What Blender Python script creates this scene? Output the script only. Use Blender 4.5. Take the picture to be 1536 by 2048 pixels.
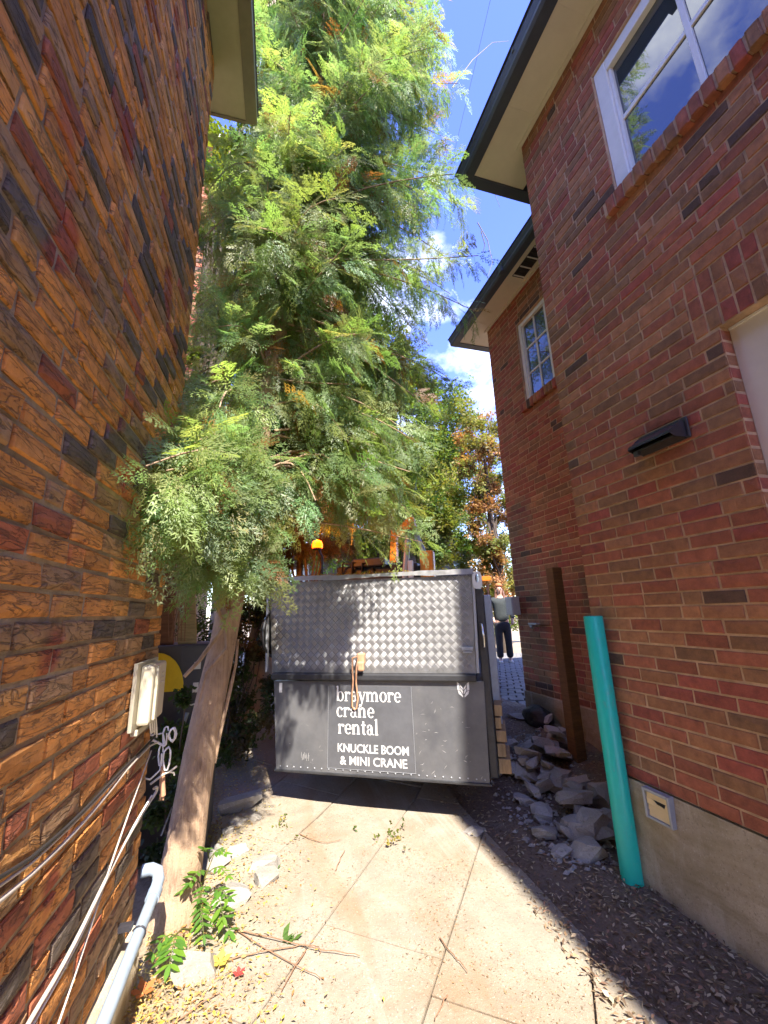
import bpy, bmesh, math, random
import numpy as np
from mathutils import Vector, Matrix, noise as mnoise

for _o in list(bpy.data.objects):
    bpy.data.objects.remove(_o)
random.seed(7)
rng = np.random.default_rng(7)
SC = bpy.context.scene
COL = SC.collection
R = math.radians

# ------------------------------------------------------------------ camera
CAM = Vector((0, 0, 1.55))
B_RIGHT = Vector((0.9606, -0.2764, -0.0316))
B_UP = Vector((-0.0358, -0.2357, 0.9712))
B_FWD = Vector((0.2751, 0.9316, 0.2378))
B_FWD.normalize()
B_RIGHT = (B_RIGHT - B_FWD * B_RIGHT.dot(B_FWD)).normalized()
B_UP = B_RIGHT.cross(B_FWD).normalized()
FPX, PW, PH = 808.0, 1536.0, 2048.0
cd = bpy.data.cameras.new('camera')
cam = bpy.data.objects.new('camera', cd)
COL.objects.link(cam)
m3 = Matrix((B_RIGHT, B_UP, -B_FWD)).transposed()
cam.matrix_world = Matrix.Translation(CAM) @ m3.to_4x4()
cd.sensor_fit = 'HORIZONTAL'
cd.sensor_width = 36
cd.lens = FPX / PW * 36
cd.clip_start = 0.03
cd.clip_end = 2000
SC.camera = cam

# ------------------------------------------------------------------ light
SUN_EL = R(53)
SUN_TRAVEL = Vector((-0.050, 1.0, 0)).normalized()      # the way the light travels, seen from above
sun_dir = Vector((-SUN_TRAVEL.x * math.cos(SUN_EL), -SUN_TRAVEL.y * math.cos(SUN_EL), math.sin(SUN_EL)))
SKY_STRENGTH = 0.14
SUN_STRENGTH = 2.35
EXPOSURE = 2.8
W = bpy.data.worlds.new("World")
SC.world = W
W.use_nodes = True
nt = W.node_tree
nt.nodes.clear()
wo = nt.nodes.new('ShaderNodeOutputWorld')
bg = nt.nodes.new('ShaderNodeBackground')
sky = nt.nodes.new('ShaderNodeTexSky')
sky.sky_type = 'NISHITA'
sky.sun_disc = False
sky.sun_elevation = SUN_EL
sky.sun_rotation = math.atan2(sun_dir.x, sun_dir.y)
sky.air_density = 1.0
sky.dust_density = 0.1
sky.ozone_density = 4.0
tc = nt.nodes.new('ShaderNodeTexCoord')
mp = nt.nodes.new('ShaderNodeMapping')
mp.inputs['Scale'].default_value = (1.0, 1.0, 1.6)
mp.inputs['Location'].default_value = (0.35, 0.2, 0.0)
nz = nt.nodes.new('ShaderNodeTexNoise')
nz.inputs['Scale'].default_value = 2.6
nz.inputs['Detail'].default_value = 7
nz.inputs['Roughness'].default_value = 0.58
cr = nt.nodes.new('ShaderNodeValToRGB')
cr.color_ramp.elements[0].position = 0.56
cr.color_ramp.elements[0].color = (0, 0, 0, 1)
cr.color_ramp.elements[1].position = 0.72
cr.color_ramp.elements[1].color = (1, 1, 1, 1)
mx = nt.nodes.new('ShaderNodeMix')
mx.data_type = 'RGBA'
mx.inputs[7].default_value = (3.6, 3.8, 4.1, 1)
nt.links.new(tc.outputs['Generated'], mp.inputs['Vector'])
nt.links.new(mp.outputs[0], nz.inputs['Vector'])
nt.links.new(nz.outputs[0], cr.inputs[0])
nt.links.new(cr.outputs[0], mx.inputs[0])
hs_ = nt.nodes.new('ShaderNodeHueSaturation')
hs_.inputs['Hue'].default_value = 0.53
hs_.inputs['Saturation'].default_value = 1.17
hs_.inputs['Value'].default_value = 0.84
nt.links.new(sky.outputs[0], hs_.inputs['Color'])
nt.links.new(hs_.outputs[0], mx.inputs[6])
nt.links.new(mx.outputs[2], bg.inputs[0])
bg.inputs[1].default_value = SKY_STRENGTH
nt.links.new(bg.outputs[0], wo.inputs[0])
sl = bpy.data.lights.new('sun', 'SUN')
sl.energy = SUN_STRENGTH
sl.angle = R(0.8)
sl.color = (1.0, 0.94, 0.86)
so = bpy.data.objects.new('sun', sl)
COL.objects.link(so)
so.rotation_euler = (-sun_dir).to_track_quat('-Z', 'Y').to_euler()
so.location = (0, -6, 14)
SC.view_settings.view_transform = 'Standard'
try:
    SC.view_settings.look = 'None'
except Exception:
    pass
SC.view_settings.exposure = EXPOSURE
SC.view_settings.gamma = 1.0
SC.view_settings.use_curve_mapping = False
SC.cycles.max_bounces = 8
SC.cycles.transparent_max_bounces = 8

# ------------------------------------------------------------------ helpers
def V3(*a):
    return Vector(a)

def pray(px, py):
    return ((px - PW / 2) / FPX) * B_RIGHT - ((py - PH / 2) / FPX) * B_UP + B_FWD

def at_z(px, py, z):
    d = pray(px, py)
    return CAM + d * ((z - CAM.z) / d.z)

def at_y(px, py, y):
    d = pray(px, py)
    return CAM + d * (y / d.y)

def at_x(px, py, x):
    d = pray(px, py)
    return CAM + d * (x / d.x)

def to_px(p):
    v = Vector(p) - CAM
    d = v.dot(B_FWD)
    if d < 0.05:
        return None
    return (PW / 2 + FPX * v.dot(B_RIGHT) / d, PH / 2 - FPX * v.dot(B_UP) / d)

WL = {}                       # world location of each object that may be a parent

def finish(o, loc, parent):
    o.location = loc
    WL[o.name] = Vector(loc)
    if parent is not None:
        o.parent = parent
        o.matrix_parent_inverse = Matrix.Translation(-WL[parent.name])

def tag(o, label=None, cat=None, group=None, kind=None):
    if label: o['label'] = label
    if cat: o['category'] = cat
    if group: o['group'] = group
    if kind: o['kind'] = kind
    return o

def empty(name, loc=(0, 0, 0), label=None, cat=None, group=None, rz=0.0):
    o = bpy.data.objects.new(name, None)
    COL.objects.link(o)
    o.empty_display_size = 0.1
    o.location = loc
    o.rotation_euler = (0, 0, rz)
    WL[o.name] = Vector(loc)
    return tag(o, label, cat, group)

class MB:
    """Collects shapes; build() links them as one mesh object."""
    def __init__(s):
        s.v, s.f, s.t = [], [], []
        s.smooth = set()
    def add(s, verts, faces, tint=(1, 1, 1), smooth=False):
        n = len(s.v)
        s.v += [tuple(v) for v in verts]
        for f in faces:
            if smooth: s.smooth.add(len(s.f))
            s.f.append(tuple(i + n for i in f))
        if isinstance(tint, list): s.t += tint
        else: s.t += [tint] * len(verts)
        return s
    def box(s, lo, hi, tint=(1, 1, 1), M=None, ch=0.0):
        x0, y0, z0 = lo; x1, y1, z1 = hi
        if ch <= 0:
            v = [(x0,y0,z0),(x1,y0,z0),(x1,y1,z0),(x0,y1,z0),(x0,y0,z1),(x1,y0,z1),(x1,y1,z1),(x0,y1,z1)]
            f = [(0,3,2,1),(4,5,6,7),(0,1,5,4),(1,2,6,5),(2,3,7,6),(3,0,4,7)]
        else:
            bm = bmesh.new()
            bmesh.ops.create_cube(bm, size=1)
            for q in bm.verts:
                q.co = Vector(((x0+x1)/2 + q.co.x*(x1-x0), (y0+y1)/2 + q.co.y*(y1-y0), (z0+z1)/2 + q.co.z*(z1-z0)))
            bmesh.ops.bevel(bm, geom=bm.edges[:], offset=ch, segments=2, affect='EDGES', profile=0.5)
            bm.verts.index_update()
            v = [tuple(q.co) for q in bm.verts]
            f = [tuple(q.index for q in p.verts) for p in bm.faces]
            bm.free()
        if M is not None: v = [tuple(M @ Vector(q)) for q in v]
        return s.add(v, f, tint)
    def tube(s, pts, rad, n=8, tint=(1, 1, 1), caps=True, smooth=True):
        pts = [Vector(p) for p in pts]
        m = len(pts)
        rads = rad if isinstance(rad, (list, tuple)) else [rad] * m
        vs, fs = [], []
        ref = None
        for i, p in enumerate(pts):
            t = (pts[min(i+1, m-1)] - pts[max(i-1, 0)])
            if t.length < 1e-9: t = Vector((0, 0, 1))
            t.normalize()
            if ref is None:
                ref = t.orthogonal().normalized()
            a = (ref - t * ref.dot(t))
            if a.length < 1e-6: a = t.orthogonal()
            a.normalize(); ref = a
            b = t.cross(a)
            for k in range(n):
                w = 2 * math.pi * k / n
                vs.append(p + (a * math.cos(w) + b * math.sin(w)) * rads[i])
        for i in range(m - 1):
            for k in range(n):
                fs.append((i*n+k, i*n+(k+1) % n, (i+1)*n+(k+1) % n, (i+1)*n+k))
        s.add(vs, fs, tint, smooth)
        if caps:
            s.add(vs[:n], [tuple(reversed(range(n)))], tint)
            s.add(vs[-n:], [tuple(range(n))], tint)
        return s
    def prism(s, poly, ext, tint=(1, 1, 1)):
        """poly: list of 3D points (planar), ext: Vector to extrude along."""
        n = len(poly); e = Vector(ext)
        p = [Vector(q) for q in poly]
        vs = p + [q + e for q in p]
        fs = [tuple(reversed(range(n))), tuple(range(n, 2*n))]
        for i in range(n):
            j = (i + 1) % n
            fs.append((i, j, n + j, n + i))
        return s.add(vs, fs, tint)
    def lathe(s, prof, n=20, M=None, tint=(1, 1, 1), smooth=True):
        vs, fs = [], []
        for r_, z_ in prof:
            for k in range(n):
                w = 2 * math.pi * k / n
                q = Vector((r_ * math.cos(w), r_ * math.sin(w), z_))
                vs.append(M @ q if M is not None else q)
        for i in range(len(prof) - 1):
            for k in range(n):
                fs.append((i*n+k, i*n+(k+1) % n, (i+1)*n+(k+1) % n, (i+1)*n+k))
        return s.add(vs, fs, tint, smooth)
    def build(s, name, mat, parent=None, loc=(0, 0, 0), kind=None, local=False):
        me = bpy.data.meshes.new(name)
        L = Vector(loc)
        vs = s.v if local else [(a - L.x, b - L.y, c - L.z) for a, b, c in s.v]
        me.from_pydata(vs, [], s.f)
        a = me.attributes.new('tint', 'FLOAT_COLOR', 'POINT')
        buf = np.ones((len(s.v), 4), np.float32)
        if s.t: buf[:, :3] = np.array(s.t, np.float32)
        a.data.foreach_set('color', buf.ravel())
        if s.smooth:
            sm = np.zeros(len(s.f), bool)
            sm[list(s.smooth)] = True
            me.polygons.foreach_set('use_smooth', sm)
        me.materials.append(mat)
        me.update()
        o = bpy.data.objects.new(name, me)
        COL.objects.link(o)
        finish(o, loc, parent)
        if kind: o['kind'] = kind
        return o

def np_mesh(name, verts, quads, tints, mat, parent=None, kind=None):
    me = bpy.data.meshes.new(name)
    nv, nf = len(verts), len(quads)
    me.vertices.add(nv)
    me.vertices.foreach_set('co', np.ascontiguousarray(verts, np.float32).ravel())
    k = quads.shape[1]
    me.loops.add(nf * k)
    me.loops.foreach_set('vertex_index', np.ascontiguousarray(quads, np.int32).ravel())
    me.polygons.add(nf)
    me.polygons.foreach_set('loop_start', np.arange(0, nf * k, k, dtype=np.int32))
    try:
        me.polygons.foreach_set('loop_total', np.full(nf, k, np.int32))
    except Exception:
        pass
    me.update(calc_edges=True)
    a = me.attributes.new('tint', 'FLOAT_COLOR', 'POINT')
    buf = np.ones((nv, 4), np.float32)
    buf[:, :3] = tints
    a.data.foreach_set('color', buf.ravel())
    me.materials.append(mat)
    o = bpy.data.objects.new(name, me)
    COL.objects.link(o)
    finish(o, (0, 0, 0), parent)
    if kind: o['kind'] = kind
    return o

# ------------------------------------------------------------------ materials
def N(t, kind, **kw):
    n = t.nodes.new(kind)
    for k, v in kw.items():
        if k.startswith('i_'):
            n.inputs[k[2:].replace('_', ' ')].default_value = v
        else:
            setattr(n, k, v)
    return n

def base_mat(name):
    m = bpy.data.materials.new(name)
    m.use_nodes = True
    t = m.node_tree
    b = t.nodes['Principled BSDF']
    return m, t, b

def math_node(t, op, a, b=None, clamp=False):
    n = t.nodes.new('ShaderNodeMath'); n.operation = op; n.use_clamp = clamp
    for i, q in enumerate((a, b)):
        if q is None: continue
        if isinstance(q, (int, float)): n.inputs[i].default_value = q
        else: t.links.new(q, n.inputs[i])
    return n.outputs[0]

def mixc(t, fac, a, b, mode='MIX'):
    n = t.nodes.new('ShaderNodeMix'); n.data_type = 'RGBA'; n.blend_type = mode
    for i, q in ((0, fac), (6, a), (7, b)):
        if isinstance(q, (int, float)): n.inputs[i].default_value = q
        elif isinstance(q, tuple): n.inputs[i].default_value = (*q[:3], 1)
        else: t.links.new(q, n.inputs[i])
    return n.outputs[2]

def noise_fac(t, scale, detail=4, rough=0.55, vec=None, dist=0.0):
    n = N(t, 'ShaderNodeTexNoise')
    n.inputs['Scale'].default_value = scale
    n.inputs['Detail'].default_value = detail
    n.inputs['Roughness'].default_value = rough
    n.inputs['Distortion'].default_value = dist
    if vec is not None: t.links.new(vec, n.inputs['Vector'])
    return n.outputs[0]

def ramp(t, fac, p0, p1, c0=(0, 0, 0), c1=(1, 1, 1)):
    n = t.nodes.new('ShaderNodeValToRGB')
    n.color_ramp.elements[0].position = p0; n.color_ramp.elements[0].color = (*c0, 1)
    n.color_ramp.elements[1].position = p1; n.color_ramp.elements[1].color = (*c1, 1)
    t.links.new(fac, n.inputs[0])
    return n.outputs[0]

def pos(t):
    return t.nodes.new('ShaderNodeNewGeometry').outputs['Position']

def mapped(t, vec, scale, loc=(0, 0, 0), rot=(0, 0, 0)):
    n = t.nodes.new('ShaderNodeMapping')
    n.inputs['Scale'].default_value = scale
    n.inputs['Location'].default_value = loc
    n.inputs['Rotation'].default_value = rot
    t.links.new(vec, n.inputs['Vector'])
    return n.outputs[0]

def tint_of(t):
    a = t.nodes.new('ShaderNodeAttribute'); a.attribute_name = 'tint'
    return a.outputs['Color']

def bump(t, b, h, strength=0.5, dist=0.01, prev=None):
    n = t.nodes.new('ShaderNodeBump')
    n.inputs['Strength'].default_value = strength
    n.inputs['Distance'].default_value = dist
    t.links.new(h, n.inputs['Height'])
    if prev is not None: t.links.new(prev, n.inputs['Normal'])
    t.links.new(n.outputs[0], b.inputs['Normal'])
    return n.outputs[0]

def simple_mat(name, col, rough=0.6, metal=0.0, var=0.25, scale=12.0, bumps=0.0, bscale=60.0, bdist=0.004, spec=0.5, use_tint=False):
    """Plain colour, broken up by two noises, with a little relief."""
    m, t, b = base_mat(name)
    p = pos(t)
    f = noise_fac(t, scale, 5, 0.6, p)
    f2 = noise_fac(t, scale * 6.3, 3, 0.6, p)
    f = math_node(t, 'MULTIPLY_ADD', f, 0.7)
    t.nodes[-1].inputs[2].default_value = 0.0
    fs = math_node(t, 'ADD', f, math_node(t, 'MULTIPLY', f2, 0.3))
    lo = tuple(c * (1 - var) for c in col); hi = tuple(min(1, c * (1 + var)) for c in col)
    c = ramp(t, fs, 0.32, 0.68, lo, hi)
    if use_tint: c = mixc(t, 1.0, c, tint_of(t), 'MULTIPLY')
    t.links.new(c, b.inputs['Base Color'])
    b.inputs['Roughness'].default_value = rough
    b.inputs['Metallic'].default_value = metal
    b.inputs['Specular IOR Level'].default_value = spec
    if bumps: bump(t, b, noise_fac(t, bscale, 4, 0.6, p), bumps, bdist)
    return m

def m_left_brick():
    m, t, b = base_mat('rustic_brick_face')
    p = pos(t)
    # wavy bark-like cracks that run mostly along the brick
    n1 = noise_fac(t, 1.0, 3, 0.55, mapped(t, p, (5.0, 5.0, 24.0)), 0.9)
    crack = ramp(t, math_node(t, 'ABSOLUTE', math_node(t, 'SUBTRACT', n1, 0.5)), 0.0, 0.022)
    n3 = noise_fac(t, 1.0, 4, 0.6, mapped(t, p, (7.0, 7.0, 34.0), (3.1, 0, 1.7)), 0.8)
    crack2 = ramp(t, math_node(t, 'ABSOLUTE', math_node(t, 'SUBTRACT', n3, 0.5)), 0.0, 0.014)
    fine = noise_fac(t, 190, 4, 0.7, p)
    lump = noise_fac(t, 30, 4, 0.6, p)
    h = math_node(t, 'ADD', math_node(t, 'MULTIPLY', crack, 0.8), math_node(t, 'MULTIPLY', crack2, 0.5))
    h = math_node(t, 'ADD', h, math_node(t, 'MULTIPLY', n1, 1.2))
    h = math_node(t, 'ADD', h, math_node(t, 'MULTIPLY', lump, 0.5))
    h = math_node(t, 'ADD', h, math_node(t, 'MULTIPLY', fine, 0.25))
    # burnt patches: some faces carry a reddish flash in the middle
    red = ramp(t, noise_fac(t, 3.3, 2, 0.5, p), 0.62, 0.70)
    c = mixc(t, math_node(t, 'MULTIPLY', red, 0.8), tint_of(t), (0.36, 0.06, 0.04))
    sh = ramp(t, noise_fac(t, 12, 5, 0.7, p), 0.3, 0.72, (0.72, 0.70, 0.66), (1.3, 1.27, 1.2))
    c = mixc(t, 1.0, c, sh, 'MULTIPLY')
    c = mixc(t, math_node(t, 'MULTIPLY', math_node(t, 'SUBTRACT', 1.0, math_node(t, 'MULTIPLY', crack, crack2)), 0.45), c, (0.06, 0.038, 0.024))
    t.links.new(c, b.inputs['Base Color'])
    b.inputs['Roughness'].default_value = 0.85
    bump(t, b, h, 0.9, 0.010)
    return m

def m_right_brick():
    m, t, b = base_mat('red_brick_face')
    p = pos(t)
    sh = ramp(t, noise_fac(t, 22, 6, 0.7, p), 0.3, 0.7, (0.62, 0.6, 0.58), (1.28, 1.25, 1.2))
    c = mixc(t, 1.0, tint_of(t), sh, 'MULTIPLY')
    # drag-faced texture: fine upright scores
    sc = noise_fac(t, 1.0, 3, 0.6, mapped(t, p, (150, 150, 14)))
    sp = ramp(t, noise_fac(t, 210, 2, 0.5, p), 0.62, 0.72)
    c = mixc(t, math_node(t, 'MULTIPLY', sp, 0.25), c, (0.5, 0.3, 0.2))
    t.links.new(c, b.inputs['Base Color'])
    b.inputs['Roughness'].default_value = 0.88
    h = math_node(t, 'ADD', math_node(t, 'MULTIPLY', sc, 0.7), math_node(t, 'MULTIPLY', noise_fac(t, 60, 5, 0.7, p), 0.8))
    bump(t, b, h, 0.8, 0.004)
    return m

def m_mortar(name, col):
    m, t, b = base_mat(name)
    p = pos(t)
    c = ramp(t, noise_fac(t, 9, 6, 0.7, p), 0.3, 0.72, tuple(q * 0.55 for q in col), tuple(q * 1.2 for q in col))
    t.links.new(c, b.inputs['Base Color'])
    b.inputs['Roughness'].default_value = 0.95
    bump(t, b, noise_fac(t, 190, 5, 0.7, p), 0.9, 0.006)
    return m

def m_foliage(name, trans=0.35, rough=0.55):
    m, t, b = base_mat(name)
    out = t.nodes['Material Output']
    tn = tint_of(t)
    sh = ramp(t, noise_fac(t, 2.2, 4, 0.6, pos(t)), 0.3, 0.72, (0.75, 0.8, 0.75), (1.25, 1.2, 1.1))
    c = mixc(t, 1.0, tn, sh, 'MULTIPLY')
    t.links.new(c, b.inputs['Base Color'])
    b.inputs['Roughness'].default_value = rough
    b.inputs['Specular IOR Level'].default_value = 0.4
    tr = t.nodes.new('ShaderNodeBsdfTranslucent')
    c2 = mixc(t, 1.0, c, (1.3, 1.35, 0.7), 'MULTIPLY')
    t.links.new(c2, tr.inputs['Color'])
    ms = t.nodes.new('ShaderNodeMixShader')
    ms.inputs[0].default_value = trans
    t.links.new(b.outputs[0], ms.inputs[1]); t.links.new(tr.outputs[0], ms.inputs[2])
    t.links.new(ms.outputs[0], out.inputs['Surface'])
    return m

def m_bark():
    m, t, b = base_mat('cedar_bark')
    p = pos(t)
    pv = mapped(t, p, (60, 60, 5))
    n1 = noise_fac(t, 1.0, 6, 0.7, pv, 0.3)
    big = noise_fac(t, 7, 4, 0.6, p)
    c = ramp(t, n1, 0.25, 0.75, (0.17, 0.10, 0.06), (0.50, 0.34, 0.22))
    c = mixc(t, ramp(t, big, 0.4, 0.7), c, (0.50, 0.335, 0.205))
    sp = ramp(t, noise_fac(t, 55, 2, 0.5, p), 0.68, 0.74)
    c = mixc(t, math_node(t, 'MULTIPLY', sp, 0.6), c, (0.13, 0.08, 0.05))
    t.links.new(c, b.inputs['Base Color'])
    b.inputs['Roughness'].default_value = 0.9
    bump(t, b, math_node(t, 'ADD', n1, math_node(t, 'MULTIPLY', noise_fac(t, 90, 4, 0.7, p), 0.4)), 0.9, 0.012)
    return m

def m_concrete(name, col, stain, rough=0.9, sc=5.0):
    m, t, b = base_mat(name)
    p = pos(t)
    n1 = noise_fac(t, sc, 7, 0.68, p)
    c = ramp(t, n1, 0.3, 0.7, tuple(q * 0.8 for q in col), tuple(min(1, q * 1.12) for q in col))
    n2 = noise_fac(t, 1.7, 6, 0.7, p, 0.4)
    c = mixc(t, math_node(t, 'MULTIPLY', ramp(t, n2, 0.46, 0.66), 0.8), c, stain)
    sp = ramp(t, noise_fac(t, 75, 4, 0.75, p), 0.56, 0.66)
    c = mixc(t, math_node(t, 'MULTIPLY', sp, 0.55), c, tuple(q * 0.45 for q in stain))
    lt = ramp(t, noise_fac(t, 120, 2, 0.6, p), 0.62, 0.72)
    c = mixc(t, math_node(t, 'MULTIPLY', lt, 0.5), c, (0.62, 0.56, 0.46))
    t.links.new(c, b.inputs['Base Color'])
    b.inputs['Roughness'].default_value = rough
    h = math_node(t, 'ADD', noise_fac(t, 30, 5, 0.7, p), math_node(t, 'MULTIPLY', noise_fac(t, 160, 4, 0.7, p), 0.5))
    bump(t, b, h, 0.7, 0.006)
    return m

def m_soil(name, c0, c1, c2):
    m, t, b = base_mat(name)
    p = pos(t)
    c = ramp(t, noise_fac(t, 40, 6, 0.75, p), 0.3, 0.72, c0, c1)
    c = mixc(t, ramp(t, noise_fac(t, 4, 5, 0.7, p), 0.42, 0.68), c, c2)
    t.links.new(c, b.inputs['Base Color'])
    b.inputs['Roughness'].default_value = 0.97
    h = math_node(t, 'ADD', noise_fac(t, 45, 6, 0.75, p), math_node(t, 'MULTIPLY', noise_fac(t, 11, 4, 0.6, p), 1.4))
    bump(t, b, h, 1.0, 0.02)
    return m

def m_glass(name):
    m, t, b = base_mat(name)
    b.inputs['Base Color'].default_value = (0.035, 0.045, 0.05, 1)
    b.inputs['Roughness'].default_value = 0.015
    b.inputs['IOR'].default_value = 2.1
    bump(t, b, noise_fac(t, 2.5, 2, 0.5, pos(t)), 0.06, 0.02)
    return m

def m_emit(name, col, strength):
    m, t, b = base_mat(name)
    b.inputs['Base Color'].default_value = (*col, 1)
    b.inputs['Emission Color'].default_value = (*col, 1)
    b.inputs['Emission Strength'].default_value = strength
    f = noise_fac(t, 30, 2, 0.5, pos(t))
    t.links.new(ramp(t, f, 0.2, 0.8, tuple(c * 0.85 for c in col), col), b.inputs['Base Color'])
    return m

def m_wood(name, col, along=(8, 8, 60)):
    m, t, b = base_mat(name)
    p = pos(t)
    n1 = noise_fac(t, 1.0, 5, 0.65, mapped(t, p, along), 0.4)
    c = ramp(t, n1, 0.3, 0.7, tuple(q * 0.6 for q in col), tuple(q * 1.2 for q in col))
    t.links.new(c, b.inputs['Base Color'])
    b.inputs['Roughness'].default_value = 0.8
    bump(t, b, n1, 0.5, 0.004)
    return m

def m_black_paint():
    m, t, b = base_mat('worn_black_paint')
    p = pos(t)
    dust = ramp(t, noise_fac(t, 2.4, 5, 0.65, p), 0.38, 0.7, (0.082, 0.083, 0.088), (0.145, 0.142, 0.14))
    sc = noise_fac(t, 1.0, 6, 0.7, mapped(t, p, (14, 14, 30), (0, 0, 0), (0.4, 0.2, 0.3)), 0.8)
    c = mixc(t, math_node(t, 'MULTIPLY', ramp(t, sc, 0.64, 0.68), 0.5), dust, (0.24, 0.23, 0.21))
    t.links.new(c, b.inputs['Base Color'])
    t.links.new(ramp(t, noise_fac(t, 8, 4, 0.6, p), 0.3, 0.7, (0.28,) * 3, (0.55,) * 3), b.inputs['Roughness'])
    bump(t, b, noise_fac(t, 5, 3, 0.5, p), 0.15, 0.02)
    return m

def m_alu():
    m, t, b = base_mat('scuffed_aluminium')
    p = pos(t)
    c = ramp(t, noise_fac(t, 6, 6, 0.7, p), 0.3, 0.7, (0.30, 0.295, 0.285), (0.50, 0.49, 0.475))
    t.links.new(c, b.inputs['Base Color'])
    b.inputs['Metallic'].default_value = 0.75
    t.links.new(ramp(t, noise_fac(t, 25, 4, 0.6, p), 0.3, 0.7, (0.38,) * 3, (0.6,) * 3), b.inputs['Roughness'])
    bump(t, b, noise_fac(t, 140, 3, 0.6, p), 0.15, 0.002)
    return m

M = {}
M['lbrick'] = m_left_brick()
M['rbrick'] = m_right_brick()
M['lmortar'] = m_mortar('grey_tan_mortar', (0.48, 0.37, 0.25))
M['rmortar'] = m_mortar('sandy_mortar', (0.60, 0.40, 0.25))
M['parge'] = m_concrete('parged_foundation', (0.46, 0.38, 0.27), (0.30, 0.235, 0.14), 0.95, 3.0)
M['cedar'] = m_foliage('cedar_scale_leaves', 0.54, 0.42)
M['leafy'] = m_foliage('broad_leaves', 0.45)
M['bark'] = m_bark()
def m_slab():
    m = m_concrete('dusty_concrete', (0.285, 0.243, 0.18), (0.235, 0.165, 0.10))
    t = m.node_tree; b = t.nodes['Principled BSDF']
    src = b.inputs['Base Color'].links[0].from_socket
    p = pos(t)
    r_ = mapped(t, p, (9.0, 0.55, 1.0), (0, 0, 0), (0, 0, R(8)))
    st = ramp(t, noise_fac(t, 1.0, 5, 0.65, r_, 0.3), 0.52, 0.66)
    brd = ramp(t, noise_fac(t, 1.0, 2, 0.5, mapped(t, p, (1.6, 0.35, 1.0), (0.4, 0, 0), (0, 0, R(8)))), 0.45, 0.6)
    c = mixc(t, math_node(t, 'MULTIPLY', st, math_node(t, 'MULTIPLY', brd, 0.6)), src, (0.36, 0.325, 0.27))
    st2 = ramp(t, noise_fac(t, 1.0, 4, 0.6, mapped(t, p, (2.6, 0.5, 1.0), (1.3, 0, 0), (0, 0, R(5))), 0.4), 0.52, 0.7)
    c = mixc(t, math_node(t, 'MULTIPLY', st2, 0.75), c, (0.25, 0.155, 0.08))
    t.links.new(c, b.inputs['Base Color'])
    return m
M['slab'] = m_slab()
M['darkbark'] = simple_mat('dark_bark', (0.10, 0.075, 0.055), 0.9, 0, 0.3, 30)
M['dullgutter'] = simple_mat('olive_gutter', (0.20, 0.19, 0.12), 0.6, 0, 0.15, 4)
M['soil'] = m_soil('dark_leaf_mould', (0.11, 0.078, 0.052), (0.30, 0.215, 0.15), (0.20, 0.145, 0.105))
M['dirt'] = m_soil('pale_dusty_soil', (0.24, 0.18, 0.11), (0.46, 0.37, 0.25), (0.36, 0.26, 0.15))
M['paver'] = m_concrete('grey_pavers', (0.21, 0.20, 0.185), (0.14, 0.13, 0.11))
def streaked(m, sc, col, lo, hi, amt, rot=(0, 0, 0)):
    t = m.node_tree; b = t.nodes['Principled BSDF']
    src = b.inputs['Base Color'].links[0].from_socket
    f = ramp(t, noise_fac(t, 1.0, 5, 0.65, mapped(t, pos(t), sc, (0, 0, 0), rot), 0.8), lo, hi)
    t.links.new(mixc(t, math_node(t, 'MULTIPLY', f, amt), src, col), b.inputs['Base Color'])
    return m
streaked(M['parge'], (1, 2.2, 5.5), (0.25, 0.20, 0.11), 0.45, 0.62, 0.7, (R(-22), 0, 0))
streaked(M['parge'], (1, 6, 1.3), (0.56, 0.50, 0.40), 0.56, 0.7, 0.5, (R(15), 0, 0))
M['stone'] = m_concrete('weathered_limestone', (0.35, 0.32, 0.28), (0.25, 0.21, 0.165))
M['palestone'] = m_concrete('pale_limestone', (0.31, 0.285, 0.245), (0.24, 0.195, 0.135))
M['white'] = simple_mat('white_paint', (0.74, 0.73, 0.69), 0.5, 0, 0.08, 5)
M['cream'] = simple_mat('cream_panel', (0.62, 0.55, 0.45), 0.55, 0, 0.06, 3)
M['soffit'] = simple_mat('cream_soffit', (0.66, 0.60, 0.47), 0.6, 0, 0.06, 3)
M['bouncesoffit'] = simple_mat('green_bounce_soffit', (0.40, 0.39, 0.24), 0.6, 0, 0.1, 3)  # left soffit: green light bounced up from below is mixed into its colour
M['gutter'] = simple_mat('dark_gutter', (0.055, 0.065, 0.085), 0.4, 0, 0.15, 4)
M['shingle'] = simple_mat('roof_shingle', (0.07, 0.065, 0.065), 0.9, 0, 0.3, 20, 0.6, 60)
M['glass'] = m_glass('window_glass')
M['black'] = m_black_paint()
M['alu'] = m_alu()
M['rubber'] = simple_mat('black_rubber', (0.03, 0.03, 0.032), 0.6, 0, 0.3, 8)
M['darkmetal'] = simple_mat('dark_metal', (0.05, 0.05, 0.052), 0.5, 0.4, 0.35, 9)
M['chrome'] = simple_mat('chrome', (0.72, 0.72, 0.72), 0.12, 1.0, 0.1, 5)
M['orange'] = simple_mat('orange_crane_paint', (0.75, 0.24, 0.02), 0.45, 0, 0.2, 5)
M['strap'] = simple_mat('tan_strap', (0.50, 0.27, 0.15), 0.7, 0, 0.2, 30)
M['lettering'] = simple_mat('white_lettering', (0.72, 0.70, 0.66), 0.6, 0, 0.22, 60)
M['scuff'] = simple_mat('pale_scuff', (0.34, 0.33, 0.31), 0.6, 0, 0.3, 60)
M['dullalu'] = simple_mat('dull_aluminium', (0.23, 0.225, 0.215), 0.55, 0.55, 0.3, 7)
M['decal'] = simple_mat('dark_decal', (0.098, 0.099, 0.105), 0.5, 0, 0.2, 4)
M['greenpvc'] = simple_mat('green_pvc', (0.015, 0.50, 0.36), 0.38, 0, 0.07, 6, 0.1, 20)
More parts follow.
